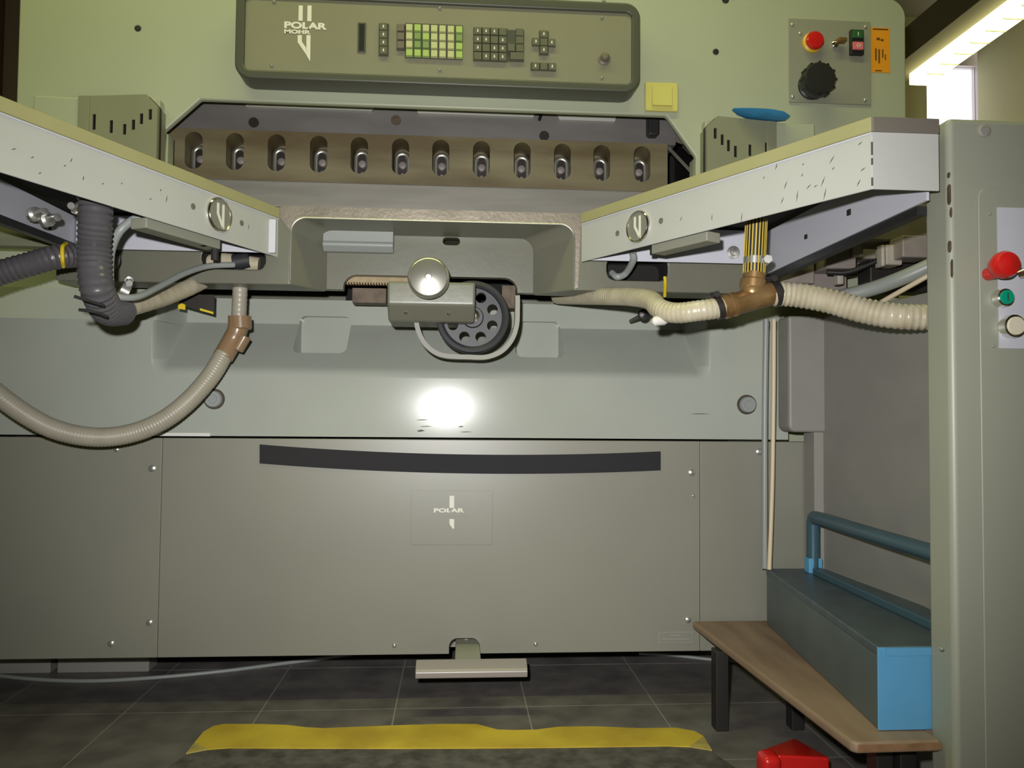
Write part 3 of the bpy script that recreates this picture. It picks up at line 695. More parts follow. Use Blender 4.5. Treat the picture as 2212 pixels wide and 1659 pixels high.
# blue cloth lying on the right guard box
q = MB(); rings = []
for u, v, h, dp in ((1583, 236, 2, 0.006), (1600, 241, 6, 0.02), (1625, 246, 11, 0.03), (1655, 249, 13, 0.032), (1682, 252, 11, 0.028), (1700, 255, 5, 0.015)):
    c = P(u, v, 1.588); hh = pxs(h, 1.588)/2
    rings.append([(c.x, c.y+dp*math.cos(t), c.z+hh*math.sin(t)) for t in [2*math.pi*i/10 for i in range(10)]])
tag(q.loft(rings).done('blue_cloth', 'blue_cloth', smooth=True), 'folded blue cloth lying on the right guard box below the switch plate', 'cloth')

# ================================================================== SIDE TABLES
def emblem(t, c, nrm, tang, r):
    n = Vector(nrm); tg = Vector(tang); upv = Vector((0, 0, 1)); c = Vector(c)
    bd = MB().lathe(c, n, [(r, 0), (r, 0.003), (r*0.93, 0.0055), (r*0.86, 0.005), (r*0.84, 0.0025)], 36).done('emblem_rim', 'chrome', t, smooth=True)
    MB().lathe(c, n, [(r*0.85, 0.002), (r*0.85, 0.0034), (0.0005, 0.0036)], 36).done('emblem_disc', 'emblem_grey', bd)
    q = MB()
    for pts in ([(-.28, .62), (-.12, .62), (-.12, .05), (.16, -.42), (.16, -.72), (-.28, .0)], [(.16, .62), (.32, .62), (.32, -.78), (.16, -.5)]):
        f = [c+tg*(a*r)+upv*(b*r)+n*0.0036 for a, b in pts]; g2 = [p+n*0.0008 for p in f]; q.loft([f, g2])
    q.done('emblem_blade', 'console_print', bd)
def side_table(corners, z1, zf0, label, bolts, badge, webA, webB, zwA, zwB, sgn, scuffs):
    A, B, C, D = [Vector(c) for c in corners]
    t = thing('side_table', ((A.x+C.x)/2, (A.y+C.y)/2, zf0), label, 'side table')
    zl = z1-0.0185; th = 0.003
    poly = [A, B, C, D]
    MB().prism_z([p*1 for p in poly], zl+0.002, z1-0.001).done('tabletop', 'bright_steel', t)
    d = (B-A).normalized(); n = Vector((d.y, -d.x))
    if n.x*sgn > 0: n = -n                                   # points to the operator's side
    d2 = (C-B).normalized()
    n2 = Vector((0, -1))
    def sheet(a, b, nn, z0_, z1_, nm, m, k=th, off=0.0, bev=0.001):
        q = [a+nn*off, b+nn*off, b+nn*(off-k), a+nn*(off-k)]
        return MB().prism_z(q, z0_, z1_).done(nm, m, t, bevel=bev)
    sheet(A, B+n*0.0, n, zf0, zl, 'fascia', 'table_white', off=0.0)
    sheet(B, C, n2, zf0, zl, 'end_fascia', 'table_white', off=0.0)
    sheet(A, B, n, zl, z1, 'edge_lip', 'lip_steel_lit', k=0.006, off=0.002, bev=0.0015)
    sheet(B, C, n2, zl, z1, 'end_lip', 'lip_steel_dim', k=0.006, off=0.002, bev=0.0015)
    sheet(A, B, n, zl-0.003, zl-0.0005, 'edge_bead', 'table_web', k=0.003, off=0.0015, bev=0.0008)
    ins = [A-n*0.004, B-n*0.004+Vector((0, 0.004)), C+Vector((0, 0.004)), D]
    MB().prism_z(ins, zl-0.004, zl+0.001).done('underside', 'black_void', t)
    # webs that carry the table
    wa0, wa1 = Vector(webA[0]), Vector(webA[1]); wb0, wb1 = Vector(webB[0]), Vector(webB[1])
    MB().slab(wa0, wa1, -0.004, zwA, zl-0.008).done('support_web', 'table_web', t, bevel=0.0008)
    zb0, zb1 = zwB
    dd = (wb1-wb0).normalized(); nn = Vector((dd.y, -dd.x))*0.004
    wv = [(wb0.x, wb0.y, zb0), (wb1.x, wb1.y, zb1), (wb1.x, wb1.y, zl-0.012), (wb0.x, wb0.y, zl-0.012)]
    cs = []
    web_cuts = [k for k in bolts if k[0] == 'hole']
    sw = MB().loft([wv, [(x+nn.x, y+nn.y, z) for x, y, z in wv]]).done('side_web', 'table_web', t, cut=cs or None)
    for _, s_, z, r in web_cuts:
        c = wb0+(wb1-wb0)*s_; MB().rod((c.x-0.0062 if sgn > 0 else c.x-0.003, c.y, z), (c.x-0.002 if sgn > 0 else c.x+0.0015, c.y, z), r, 4).done('hole_shade_plug', 'black_void', sw)  # black plugs paint the dark of the holes, nothing is cut
    we = wb0+(wb1-wb0)*0.95; ss = [(wb0.x, wb0.y, zb0), (we.x, we.y, zb0+(zb1-zb0)*0.95)]
    MB().loft([[(x+sgn*k, y, z-j) for k, j in ((-0.001, 0), (0.012, 0), (0.012, 0.012), (-0.001, 0.012))] for x, y, z in ss]).done('web_edge_strip', 'black_plastic', t)  # black strip along the lower edge of the side web
    for k in bolts:
        if k[0] == 'bolt':
            c = wa0+(wa1-wa0)*k[1]
            MB().lathe((c.x, c.y-0.004, k[2]), (0, -1, 0), [(k[3], 0), (k[3], 0.002), (k[3]*0.6, 0.003), (k[3]*0.55, 0.007), (0.001, 0.008)], 16).done('web_bolt', 'screw_steel', t, smooth=True)
    # badge and two screws on the fascia
    L = (B-A).length; c = A+d*badge[0]; nn3 = Vector((n.x, n.y, 0)); tg = Vector((d.x, d.y, 0))*sgn
    emblem(t, (c.x, c.y, badge[1]), nn3, tg, badge[2])
    for s, z in badge[3]:
        p = A+d*s; MB().lathe((p.x+n.x*-0.0005, p.y+n.y*-0.0005, z), nn3, [(0.005, 0), (0.005, 0.001), (0.0025, 0.0012), (0.0025, 0.0006), (0.0003, 0.0006)], 12).done('fascia_screw', 'screw_dull', t)
    # flat switch box and feet hung under the far end
    a = A+d*badge[4][0]-n*0.012; b2 = A+d*badge[4][1]-n*0.012
    q = [a, b2, b2-n*0.030, a-n*0.030]
    MB().prism_z(q, zf0-0.012, zf0+0.004).done('under_box', 'grey_plate', t, bevel=0.002)
    for s, r, h in badge[5]:
        p = A+d*s-n*0.02; MB().rod((p.x, p.y, zf0+0.004), (p.x, p.y, zf0-h), r, 12).done('rubber_foot', 'black_plastic', t)
    # chipped paint
    for s, z, ln, ang in scuffs:
        p = A+d*s; ca, sa = math.cos(ang)*ln/2, math.sin(ang)*ln/2; hw = 0.0007
        dirv = Vector((d.x*ca, d.y*ca, sa)); pv = Vector((d.x*-math.sin(ang)*hw, d.y*-math.sin(ang)*hw, math.cos(ang)*hw))
        c = Vector((p.x, p.y, z))+nn3*0.0003
        MB().loft([[c-dirv, c+pv, c+dirv, c-pv], [v-nn3*0.0006 for v in (c-dirv, c+pv, c+dirv, c-pv)]]).done('paint_chip', 'scuff', t)
    for z0_, z1_ in ((zf0+0.004, zf0+0.014), (zf0+0.030, zf0+0.038), (zf0+0.042, zf0+0.058)):
        p = B+(n+n2).normalized()*0.0002; MB().rod((p.x, p.y, z0_), (p.x, p.y, z1_), 0.0012, 6).done('paint_chip', 'scuff', t)
    return t
ZT = 0.918
rs = random.Random(3)
def fpos(t_corner, u, v, A, B, z1):                          # where a pixel meets the fascia: distance along it and height
    A = Vector(A); B = Vector(B); d = (B-A).normalized(); n = Vector((d.y, -d.x)); r = ray(u, v)
    k = n.dot(A-Vector((CAM.x, CAM.y)))/(n.x*r.x+n.y*r.y); p = CAM+r*k
    return (Vector((p.x, p.y))-A).dot(d), p.z
def xy(p): return (p.x, p.y)
RA, RB, RC = xy(PZ(1256, 461, ZT)), xy(PZ(1883, 252, ZT)), xy(PZ(2028, 257, ZT))
RD = (0.74, 1.446)
def onR(u, v): return fpos(0, u, v, RA, RB, ZT)
chips = []
for u, v, l, a in ((1797, 345, .012, .9), (1800, 364, .005, .8), (1858, 310, .007, .5), (1864, 366, .008, .4), (1778, 392, .014, 1.1), (1747, 403, .009, .6), (1782, 419, .016, 1.3), (1722, 424, .016, 1.4), (1733, 378, .005, 1.0), (1677, 360, .010, 1.2), (1697, 400, .012, 1.1), (1690, 433, .010, 1.1), (1855, 395, .010, 1.0), (1602, 470, .014, 1.4), (1471, 473, .008, .9), (1762, 402, .006, .3), (1650, 384, .004, 1), (1735, 355, .004, 1), (1538, 470, .010, 1.5)):
    s, z = onR(u, v); chips.append((s, z, l, a))
bs, bz = onR(1380, 490)
fs0 = Vector(RA)
rt = side_table((RA, RB, RC, RD), ZT, 0.8285, 'white and steel side table right of the main table, beside the grey control pillar',
    [('hole', 0.34, 0.845, 0.005), ('hole', 0.62, 0.852, 0.006), ('bolt', (1580-1270)/(1650-1270), P(1580, 545, 1.415).z, 0.012)],
    (bs, bz, 0.0275, [onR(1334, 504), onR(1428, 477)], (onR(1395, 515)[0], onR(1515, 500)[0]), [(onR(1391, 522)[0], 0.005, 0.012)]),
    ((P(1268, 540, 1.42).x, 1.42), (P(1652, 540, 1.42).x, 1.42)), ((P(1656, 540, 1.42).x, 1.42), (RC[0]-0.001, RC[1]+0.02)), P(1450, 566, 1.42).z, (P(1656, 594, 1.42).z, 0.822), 1, chips)
LA, L0 = xy(PZ(606, 451, ZT)), xy(PZ(0, 207, ZT))
dl = (Vector(L0)-Vector(LA)).normalized(); LB = tuple(Vector(L0)+dl*0.09)
LC, LD = (LB[0]-0.45, LB[1]), (LA[0]-0.80, 1.446)
def onL(u, v): return fpos(0, u, v, LA, LB, ZT)
chips = []
for u, v, l, a in ((30, 322, .008, .5), (86, 374, .006, .6), (140, 358, .005, .6), (154, 346, .007, 1.2), (222, 397, .005, .6), (263, 396, .004, 1), (360, 430, .012, 1.4), (347, 411, .006, 1), (325, 430, .006, .6), (180, 385, .008, 1.3), (70, 340, .006, .6), (537, 490, .010, 1.5)):
    s, z = onL(u, v); chips.append((s, z, l, math.pi-a))
bs, bz = onL(472, 464)
lt = side_table((LA, LB, LC, LD), ZT, 0.8285, 'white and steel side table left of the main table, carrying the black hoses',
    [('hole', 0.16, 0.848, 0.004), ('hole', 0.62, 0.85, 0.005)],
    (bs, bz, 0.0285, [onL(417, 446), onL(522, 482)], (onL(490, 520)[0], onL(330, 480)[0]), [(onL(462, 520)[0], 0.005, 0.012), (onL(486, 528)[0], 0.006, 0.03)]),
    ((P(596, 530, 1.43).x, 1.43), (P(166, 500, 1.43).x, 1.43)), ((P(163, 500, 1.43).x, 1.43), (LB[0]-0.10, LB[1]+0.02)), P(420, 543, 1.43).z, (P(163, 526, 1.43).z, 0.828), -1, chips)
# bolts through the left side web
for u, v in ((78, 462), (105, 474)):
    c = P(u, v, 1.24); MB().lathe(c, (0.8, -0.6, 0), [(0.011, -0.01), (0.011, 0), (0.006, 0.002), (0.006, 0.026), (0.001, 0.027)], 12).done('web_bolt', 'screw_steel', lt, smooth=True)

# ================================================================== HAND WHEEL UNIT
YW = 1.40
hw = thing('hand_wheel_unit', (P(980, 690, YW).x, YW, P(980, 770, YW).z), 'hand wheel drive with steel knob and black spoked wheel under the table', 'hand wheel')
x0, z0, x1, z1 = rect_px(836, 608, 1027, 692, YW)
zc = P(930, 658, YW).z
MB().prism_x([(YW, z1), (YW, zc), (YW+0.03, z0), (YW+0.12, z0), (YW+0.12, z1)], x0, x1).done('gear_housing', 'casting_paint', hw, bevel=0.005, seg=3)
for u, v in ((877, 675), (929, 668), (969, 677)):
    c = P(u, v, YW+0.014); MB().lathe(c, (0, -0.84, -0.5), [(0.0028, -0.004), (0.0028, 0.003), (0.001, 0.004)], 10).done('housing_screw', 'chrome', hw)
c = P(926, 601, YW-0.035); R_ = pxs(45, YW-0.035)
MB().lathe((c.x, YW-0.03, c.z), (0, -1, 0), [(R_*0.55, -0.04), (R_*0.55, 0), (R_*0.98, 0.0), (R_, 0.004), (R_, 0.012), (R_*0.93, 0.016), (R_*0.86, 0.017), (R_*0.16, 0.021), (R_*0.13, 0.019), (0.0005, 0.019)], 40).done('steel_knob', 'satin_chrome', hw, smooth=True)
YV = 1.462
c = P(1021, 686, YV); Rw = pxs(79, YV); cut8 = []
for i in range(8):
    a = math.radians(22.5+45*i-0.0); cx, cz = c.x+Rw*0.58*math.cos(a), c.z+Rw*0.58*math.sin(a)
    cut8.append(MB().lathe((cx, YV-0.05, cz), (0, 1, 0), [(Rw*0.145, 0), (Rw*0.145, 0.1)], 18))
wh = MB().lathe((c.x, YV, c.z), (0, -1, 0), [(Rw*0.99, -0.016), (Rw, -0.006), (Rw, 0.008), (Rw*0.97, 0.013), (Rw*0.88, 0.015), (Rw*0.82, 0.012), (Rw*0.80, 0.005), (Rw*0.30, 0.005), (Rw*0.27, 0.010), (Rw*0.05, 0.010)], 48).done('spoked_wheel', 'black_rubber', hw, smooth=True, cut=cut8)
MB().lathe((c.x+0.001, YV-0.009, c.z+0.002), (0, -1, 0), [(Rw*0.17, 0), (Rw*0.17, 0.004), (Rw*0.08, 0.005), (Rw*0.08, 0.002), (0.0005, 0.002)], 18).done('hub_bolt', 'chrome', hw)
YG = 1.452
gp = [P(u, v, YG) for u, v in ((899, 650), (900, 690), (904, 715), (918, 743), (940, 762), (966, 770), (1010, 772), (1050, 772), (1082, 760), (1104, 736), (1115, 705), (1117, 670), (1117, 640))]
MB().sweep(smooth_path(gp, 6), [(-0.012, -pxs(5, YG)), (0.012, -pxs(5, YG)), (0.012, pxs(5, YG)), (-0.012, pxs(5, YG))], up=(0, 1, 0)).done('wheel_guard', 'rail_grey', hw, smooth=True)

# ================================================================== HOSES AND FITTINGS, RIGHT
YZ = 1.20
tee = thing('brass_tee', P(1615, 640, YZ), 'brass pipe tee under the right side table joining three hoses', 'pipe fitting')
L_, R1, T_ = P(1562, 664, YZ), P(1668, 634, YZ), P(1630, 590, YZ)
cen = P(1612, 650, YZ)
r = pxs(28, YZ)
q = MB(); dv = (R1-L_).normalized()
q.lathe(L_, dv, [(r*0.80, -0.012), (r*0.80, 0), (r*0.98, 0.001), (r*0.98, 0.008), (r*0.86, 0.009), (r*0.86, 0.014), (r*0.98, 0.015), (r*0.98, 0.02), (r*0.9, 0.022), (r*0.92, (R1-L_).length), (r*0.8, (R1-L_).length+0.001), (r*0.8, (R1-L_).length+0.014)], 26)
q.done('run_pipe', 'brass', tee, smooth=True)
q = MB(); q.lathe(P(1621, 652, YZ), T_-P(1621, 652, YZ), [(r*0.78, 0.0), (r*0.80, 0.012), (r*0.92, 0.020), (r*1.02, 0.022), (r*1.02, 0.034), (r*0.9, 0.036), (r*0.9, (T_-P(1621, 652, YZ)).length)], 26)
q.done('branch_pipe', 'brass', tee, smooth=True)
st_ = thing('striped_hose', P(1630, 600, YZ), 'short black and yellow striped hose above the brass tee', 'hose')
a, b = P(1628, 602, YZ), P(1634, 474, YZ); rs_ = pxs(23, YZ)
MB().rod(a, b, rs_, 28).done('hose_wall', 'black_plastic', st_, smooth=True)
ax = (b-a).normalized(); e1 = Vector((1, 0, 0)); e1 = (e1-ax*e1.dot(ax)).normalized(); e2 = ax.cross(e1)
for i in range(20):
    t = 2*math.pi*i/20; o_ = (e1*math.cos(t)+e2*math.sin(t)); tn = (-e1*math.sin(t)+e2*math.cos(t))*0.0009
    p = o_*(rs_+0.0001); k = o_*(rs_+0.0007)
    MB().loft([[a+p-tn, a+k-tn, a+k+tn, a+p+tn], [b+p-tn, b+k-tn, b+k+tn, b+p+tn]]).done('yellow_stripe', 'hose_yellow', st_)
def clampring(name, c, ax, r, wd, label, m='screw_steel', boltdir=(1, 0, 0.1)):
    t = thing(name, c, label, 'hose clamp'); ax = Vector(ax).normalized(); c = Vector(c)
    MB().lathe(c-ax*wd/2, ax, [(r*0.96, 0), (r*1.05, 0.0005), (r*1.05, wd-0.0005), (r*0.96, wd)], 28).done('band', m, t, smooth=True)
    bd = Vector(boltdir); bd = (bd-ax*bd.dot(ax)).normalized(); tn = ax.cross(bd); p = c+bd*(r*1.18)
    MB().rod(p-tn*0.012, p+tn*0.012, 0.005, 10).done('worm_screw', m, t, smooth=True)
    MB().lathe(p-tn*0.016, tn, [(0.0068, 0), (0.0068, 0.005)], 6).done('screw_head', m, t)
    return t
clampring('hose_clamp', a+(b-a)*0.30, ax, rs_, 0.012, 'steel worm clamp around the striped hose', 'screw_steel', (1, -0.3, 0))
hose('cream_hose', [P(1670, 634, YZ), P(1720, 637, YZ-0.005), P(1790, 650, YZ-0.02), P(1870, 672, YZ-0.05), P(1950, 684, YZ-0.08), P(2060, 684, YZ-0.10)], pxs(27, YZ), 'hose_cream', pitch=0.0085, amp=0.05, seg=22)
tag(bpy.data.objects['cream_hose'], 'thick ribbed cream hose from the brass tee to the control pillar', 'hose')
clampring('hose_clamp', P(1676, 635, YZ), dv, pxs(28, YZ), 0.012, 'dark steel clamp where the thick cream hose joins the tee', 'dark_steel', (0, 0, 1))
h2 = hose('cream_hose', [P(1205, 640, 1.62), P(1260, 640, 1.52), P(1310, 640, 1.44), P(1360, 641, 1.37), P(1404, 648, 1.30), P(1425, 667, 1.25), P(1460, 676, 1.22), P(1510, 671, YZ), P(1562, 664, YZ)], pxs(23, YZ), 'hose_cream', pitch=0.007, amp=0.025, seg=22)
tag(h2, 'smoother cream hose bending from under the table to the tee', 'hose')
clampring('hose_clamp', P(1552, 665, YZ), dv, pxs(25, YZ), 0.010, 'dark steel clamp at the left end of the brass tee', 'dark_steel', (-0.1, 0, 1))
# white cable end and black knob under the bend
wc = thing('cable_plug', P(1425, 692, 1.24), 'white plug end with a flare put into its colour, below the bend of the cream hose', 'plug')
MB().lathe(P(1438, 691, 1.24), P(1412, 694, 1.235)-P(1438, 691, 1.24), [(0.003, -0.02), (0.006, 0), (0.0085, 0.004), (0.0075, 0.020), (0.003, 0.024)], 16).done('plug_body', 'white_plastic', wc, smooth=True)  # white colour stands in for a specular flare on the cable end
kb = thing('black_knob', P(1387, 681, 1.52), 'small black ball knob left of the white plug', 'lever')
MB().lathe(P(1387, 681, 1.53), (0, -1, 0), [(0.004, -0.1), (0.004, 0), (0.009, 0.004), (0.011, 0.010), (0.009, 0.017), (0.001, 0.02)], 18).done('ball', 'black_plastic', kb, smooth=True)
# yellow ties on the casting and the right slot cable
t1 = hose('cable_tie', [P(1436, 598, YT-0.003), P(1437, 615, YT-0.006), P(1436, 640, YT-0.02)], 0.003, 'tie_yellow', seg=8); tag(t1, 'yellow cable tie hanging from the right table slot', 'cable tie')
c1 = hose('slot_cable', [P(1366, 545, 1.40), P(1368, 562, 1.41), P(1352, 590, YT-0.004), P(1334, 598, YT-0.006), P(1322, 590, YT+0.01)], 0.0065, 'cable_grey', seg=10); tag(c1, 'short grey cable looping into the slot right of the arch', 'cable')
# two thin risers beside the base
for nm, pts, rr, m, lb in (('riser_pipe', [P(1655, 690, 1.49), P(1652, 900, 1.49), P(1652, 1228, 1.49)], 0.0055, 'cable_grey', 'thin grey pipe running down behind the blue toolbox'),
                           ('riser_cable', [P(1672, 690, 1.485), P(1671, 850, 1.485), P(1668, 1050, 1.485), P(1662, 1230, 1.485)], 0.0042, 'cable_cream', 'thin cream cable hanging beside the grey pipe')):
    tag(hose(nm, pts, rr, m, seg=10), lb, 'pipe' if 'pipe' in nm else 'cable')

# ================================================================== SIDE FRAME AND VALVES, RIGHT
sf = thing('side_frame', (0.72, 1.3, 0), 'plain grey machine side frame behind the toolbox on the right', 'panel')  # side frame of the cutter, kept as a thing of its own
wz = 0.745
MB().prism_z([Vector(p) for p in ((0.708, 1.50), (0.738, 1.0), (0.80, 1.0), (0.80, 1.50))], 0.0, wz).done('side_wall', 'frame_paint', sf, bevel=0.004)
x0, z0, x1, z1 = rect_px(1704, 690, 1790, 934, 1.49)
MB().prism_y(rrect(x0, z0, x1, wz, 0.014, 6, (1, 0, 0, 0)), 1.49, 1.545).done('end_flange', 'frame_paint', sf, bevel=0.006, seg=3)
x0, z0, x1, z1 = rect_px(1759, 934, 1781, 1260, 1.495)
MB().box(x0, x1, 1.495, 1.54, 0.05, z1).done('edge_strip', 'rail_grey', sf)
vb = thing('valve_block', (0.62, 1.42, 0.69), 'cluster of grey pneumatic valve boxes under the right side table', 'valve block')
x0, z0, x1, z1 = rect_px(1715, 400, 2200, 600, 1.60)
MB().box(x0, x1, 1.60, 1.605, z0, z1).done('mounting_plate', 'valve_grey', vb)
for u0, v0, u1, v1, Y, dp, m in ((1690, 545, 1760, 612, 1.50, 0.1, 'valve_grey'), (1722, 540, 1757, 562, 1.46, 0.03, 'gear_rack'), (1740, 562, 1747, 580, 1.45, 0.01, 'valve_light'),
        (1786, 480, 1850, 580, 1.46, 0.06, 'valve_grey'), (1850, 496, 1866, 552, 1.44, 0.02, 'valve_light'), (1866, 440, 2010, 520, 1.40, 0.08, 'valve_grey'), (1905, 528, 1914, 575, 1.38, 0.02, 'valve_light'),
        (1914, 528, 1950, 572, 1.39, 0.04, 'valve_light'), (1950, 508, 2010, 556, 1.36, 0.05, 'valve_grey'), (1690, 590, 1830, 640, 1.52, 0.07, 'valve_grey'), (1810, 588, 1824, 614, 1.46, 0.02, 'valve_light'), (1880, 560, 2010, 630, 1.46, 0.05, 'dark_steel'), (1700, 440, 1800, 545, 1.56, 0.03, 'valve_grey'), (1800, 430, 2010, 560, 1.55, 0.04, 'valve_grey')):
    x0, z0, x1, z1 = rect_px(u0, v0, u1, v1, Y); MB().box(x0, x1, Y, Y+dp, z0, z1).done('valve_box', m, vb, bevel=0.003)
for nm, pts, rr, m, lb in (('valve_pipe', [P(1800, 645, 1.40), P(1880, 625, 1.36), P(1950, 600, 1.32), P(2040, 560, 1.28)], 0.013, 'cable_grey', 'thick grey pipe rising below the valve boxes'),
                           ('valve_cable', [P(1900, 655, 1.36), P(1940, 632, 1.33), P(1990, 604, 1.30), P(2040, 575, 1.28)], 0.0045, 'cable_cream', 'thin cream cable slanting up behind the control pillar'),
                           ('valve_cable', [P(1786, 588, 1.45), P(1830, 588, 1.44), P(1870, 574, 1.43), P(1910, 556, 1.42)], 0.005, 'black_plastic', 'thin black cable sagging below the valve boxes')):
    tag(hose(nm, pts, rr, m, seg=12), lb, 'cable' if 'cable' in nm else 'pipe')

# ================================================================== CONTROL PILLAR, RIGHT
px0 = 0.606; PY0, PY1 = 0.937, 0.99; pzt = 0.924
pil = thing('control_pillar', (0.8, 0.99, 0), 'tall grey control pillar with coloured buttons at the right edge', 'control cabinet')
body = MB().box(px0, 1.02, PY0, PY1, 0.0, pzt).done('pillar_body', 'pillar_paint', pil, bevel=0.008, seg=4)
x0, z0, x1, z1 = rect_px(2112, 406, 2330, 780, PY0)
MB().prism_y(rrect(x0, 0.06, x1, z1, 0.016, 5), PY0-0.003, PY0).done('door_plate', 'pillar_paint', pil, bevel=0.0015)
x0, z0, x1, z1 = rect_px(2152, 452, 2330, 754, PY0)
YU = PY0-0.004
MB().box(x0, x1, YU, PY0-0.002, z0, z1).done('button_plate', 'table_web', pil)
for u, v, r, cap, nm in ((2178, 570, 29, 'red_plastic', 'stop_button'), (2176, 638, 20, 'green_button', 'start_button'), (2196, 700, 26, 'cream_plastic', 'white_button')):
    c = P(u, v, YU-(0.036 if r == 29 else 0.013)); rr_ = pxs(r, YU-0.02)
    if nm == 'stop_button':
        MB().lathe((c.x, YU, c.z-0.006), (0, -1, 0), [(rr_*0.52, 0), (rr_*0.5, 0.01), (rr_*0.5, 0.018)], 26).done('stop_collar', 'red_plastic', pil, smooth=True)
        MB().lathe((c.x, YU-0.010, c.z), (0, -1, 0), [(rr_*0.5, 0), (rr_*0.72, 0.004), (rr_*1.05, 0.016), (rr_*1.08, 0.022), (rr_*0.9, 0.028), (rr_*0.4, 0.031), (0.0005, 0.032)], 32).done(nm, cap, pil, smooth=True)
    else:
        co = MB().lathe((c.x, YU, c.z-0.002), (0, -1, 0), [(rr_*1.05, 0), (rr_*1.05, 0.006), (rr_*1.0, 0.011), (rr_*0.85, 0.012), (rr_*0.84, 0.009)], 28).done('button_collar', 'chrome', pil, smooth=True)
        MB().lathe((c.x, YU-0.006, c.z-0.002), (0, -1, 0), [(rr_*0.82, 0), (rr_*0.82, 0.007), (rr_*0.76, 0.008), (0.0005, 0.008)], 28).done(nm, cap, pil, smooth=True)
        if nm == 'start_button': MB().box(c.x-0.001, c.x+0.001, YU-0.0146, YU-0.0138, c.z-0.007, c.z+0.003).done('start_mark', 'green_rocker', pil)
c = P(2200, 592, YU); MB().lathe((c.x, YU-0.008, c.z), (0.5, -0.8, 0.2), [(0.006, -0.004), (0.006, 0.010), (0.004, 0.014), (0.0005, 0.014)], 14).done('key_lock', 'chrome', pil, smooth=True)
c = P(2125, 283, PY0); MB().lathe((c.x, PY0, c.z), (0, -1, 0), [(0.0085, 0), (0.0085, 0.0015), (0.006, 0.003), (0.004, 0.003), (0.004, 0.0015), (0.0005, 0.0015)], 20).done('pillar_screw', 'rail_grey', pil)
for u, v in ((2136, 463), (2144, 748), (2033, 1401)): screw(u, v, PY0-0.003, 4, pil, 'rail_grey')
for u, v0, v1, wd in ((2050, 372, 384, 3), (2051, 398, 442, 4), (2054, 448, 470, 3), (2052, 520, 545, 4), (2056, 560, 600, 3)):
    r0, rz0, r1, rz1 = rect_px(u-wd/2, v0, u+wd/2, v1, PY0+0.001); MB().prism_y([(r0, rz0+0.003), ((r0+r1)/2, rz0), (r1, rz0+0.004), (r1, rz1-0.002), ((r0+r1)/2, rz1), (r0, rz1-0.004)], PY0-0.0004, PY0+0.004).done('paint_chip', 'rust_steel', body)

# ================================================================== HOSES, LEFT
YL = 1.16
bh = hose('black_hose', [P(206, 425, YL-0.01), P(206, 470, YL-0.01), P(204, 530, YL), P(205, 590, YL), P(212, 630, YL+0.01), P(232, 668, YL+0.05), P(262, 672, YL+0.11)], pxs(33, YL), 'hose_black', pitch=0.0078, amp=0.05, seg=22)
tag(bh, 'thick ribbed black hose hanging from the left side table', 'hose')
clampring('hose_clamp', P(204, 452, YL), (0, 0, 1), pxs(34, YL), 0.010, 'steel clamp at the top of the hanging black hose', 'screw_steel', (-1, -0.2, 0))
bh2 = hose('black_hose', [P(-420, 700, 1.20), P(-280, 676, 1.21), P(-160, 646, 1.22), P(-60, 612, 1.24), P(0, 590, 1.25), P(60, 572, 1.26), P(120, 556, 1.28), P(180, 552, 1.32), P(240, 560, 1.38)], pxs(25, 1.26), 'hose_black', pitch=0.0078, amp=0.05, seg=20)
tag(bh2, 'ribbed black hose leaving horizontally at the left edge', 'hose')
t2 = hose('cable_tie', [P(143, 526, 1.28), P(135, 534, 1.258), P(135, 560, 1.255), P(137, 576, 1.27)], 0.003, 'tie_yellow', seg=8); tag(t2, 'yellow cable tie around the horizontal black hose', 'cable tie')
ch = hose('cream_hose', [P(262, 668, 1.28), P(310, 655, 1.34), P(360, 640, 1.40), P(415, 618, 1.46), P(450, 600, 1.52)], pxs(19, 1.35), 'hose_cream', pitch=0.02, amp=0.015, seg=18)
tag(ch, 'cream hose running on from the bent black hose under the table', 'hose')
clampring('hose_clamp', P(268, 628, 1.30), (0.8, 0.5, -0.4), 0.014, 0.014, 'shiny clamp beside the bent black hose', 'screw_steel', (0, -0.4, 1))
gc = hose('grey_cable', [P(320, 468, 1.22), P(290, 474, 1.22), P(258, 500, 1.22), P(240, 540, 1.21), P(236, 590, 1.20), P(238, 630, 1.20)], 0.0065, 'cable_grey', seg=12)
tag(gc, 'grey cable curving down beside the hanging black hose', 'cable')
gc2 = hose('grey_cable', [P(238, 632, 1.20), P(262, 642, 1.21), P(300, 640, 1.24), P(350, 616, 1.30), P(400, 590, 1.36), P(450, 575, 1.41), P(505, 572, 1.443)], 0.0052, 'cable_grey', seg=12)
tag(gc2, 'thin grey cable sweeping across to the left table slot', 'cable')
for (a, b) in (((168, 642), (205, 655)), ((178, 670), (215, 676))):
    pass
t3 = hose('cable_tie', [P(160, 640, 1.12), P(185, 648, 1.125), P(225, 660, 1.13)], 0.0022, 'black_plastic', seg=8); tag(t3, 'upper black cable tie end poking out of the hose bend', 'cable tie')
t4 = hose('cable_tie', [P(170, 669, 1.13), P(200, 673, 1.135), P(232, 684, 1.15)], 0.0022, 'black_plastic', seg=8); tag(t4, 'lower black cable tie end poking out of the hose bend', 'cable tie')
# things inside the left slot
sl = thing('slot_hose', P(505, 562, 1.49), 'cream and black hose ends visible inside the left table slot', 'hose')
hose('cream_end', [P(440, 575, 1.488), P(470, 562, 1.483), P(505, 565, 1.483), P(560, 572, 1.486)], 0.014, 'hose_cream', sl, seg=14)
hose('black_sleeve', [P(505, 567, 1.478), P(540, 562, 1.478)], 0.015, 'black_rubber', sl, seg=14)
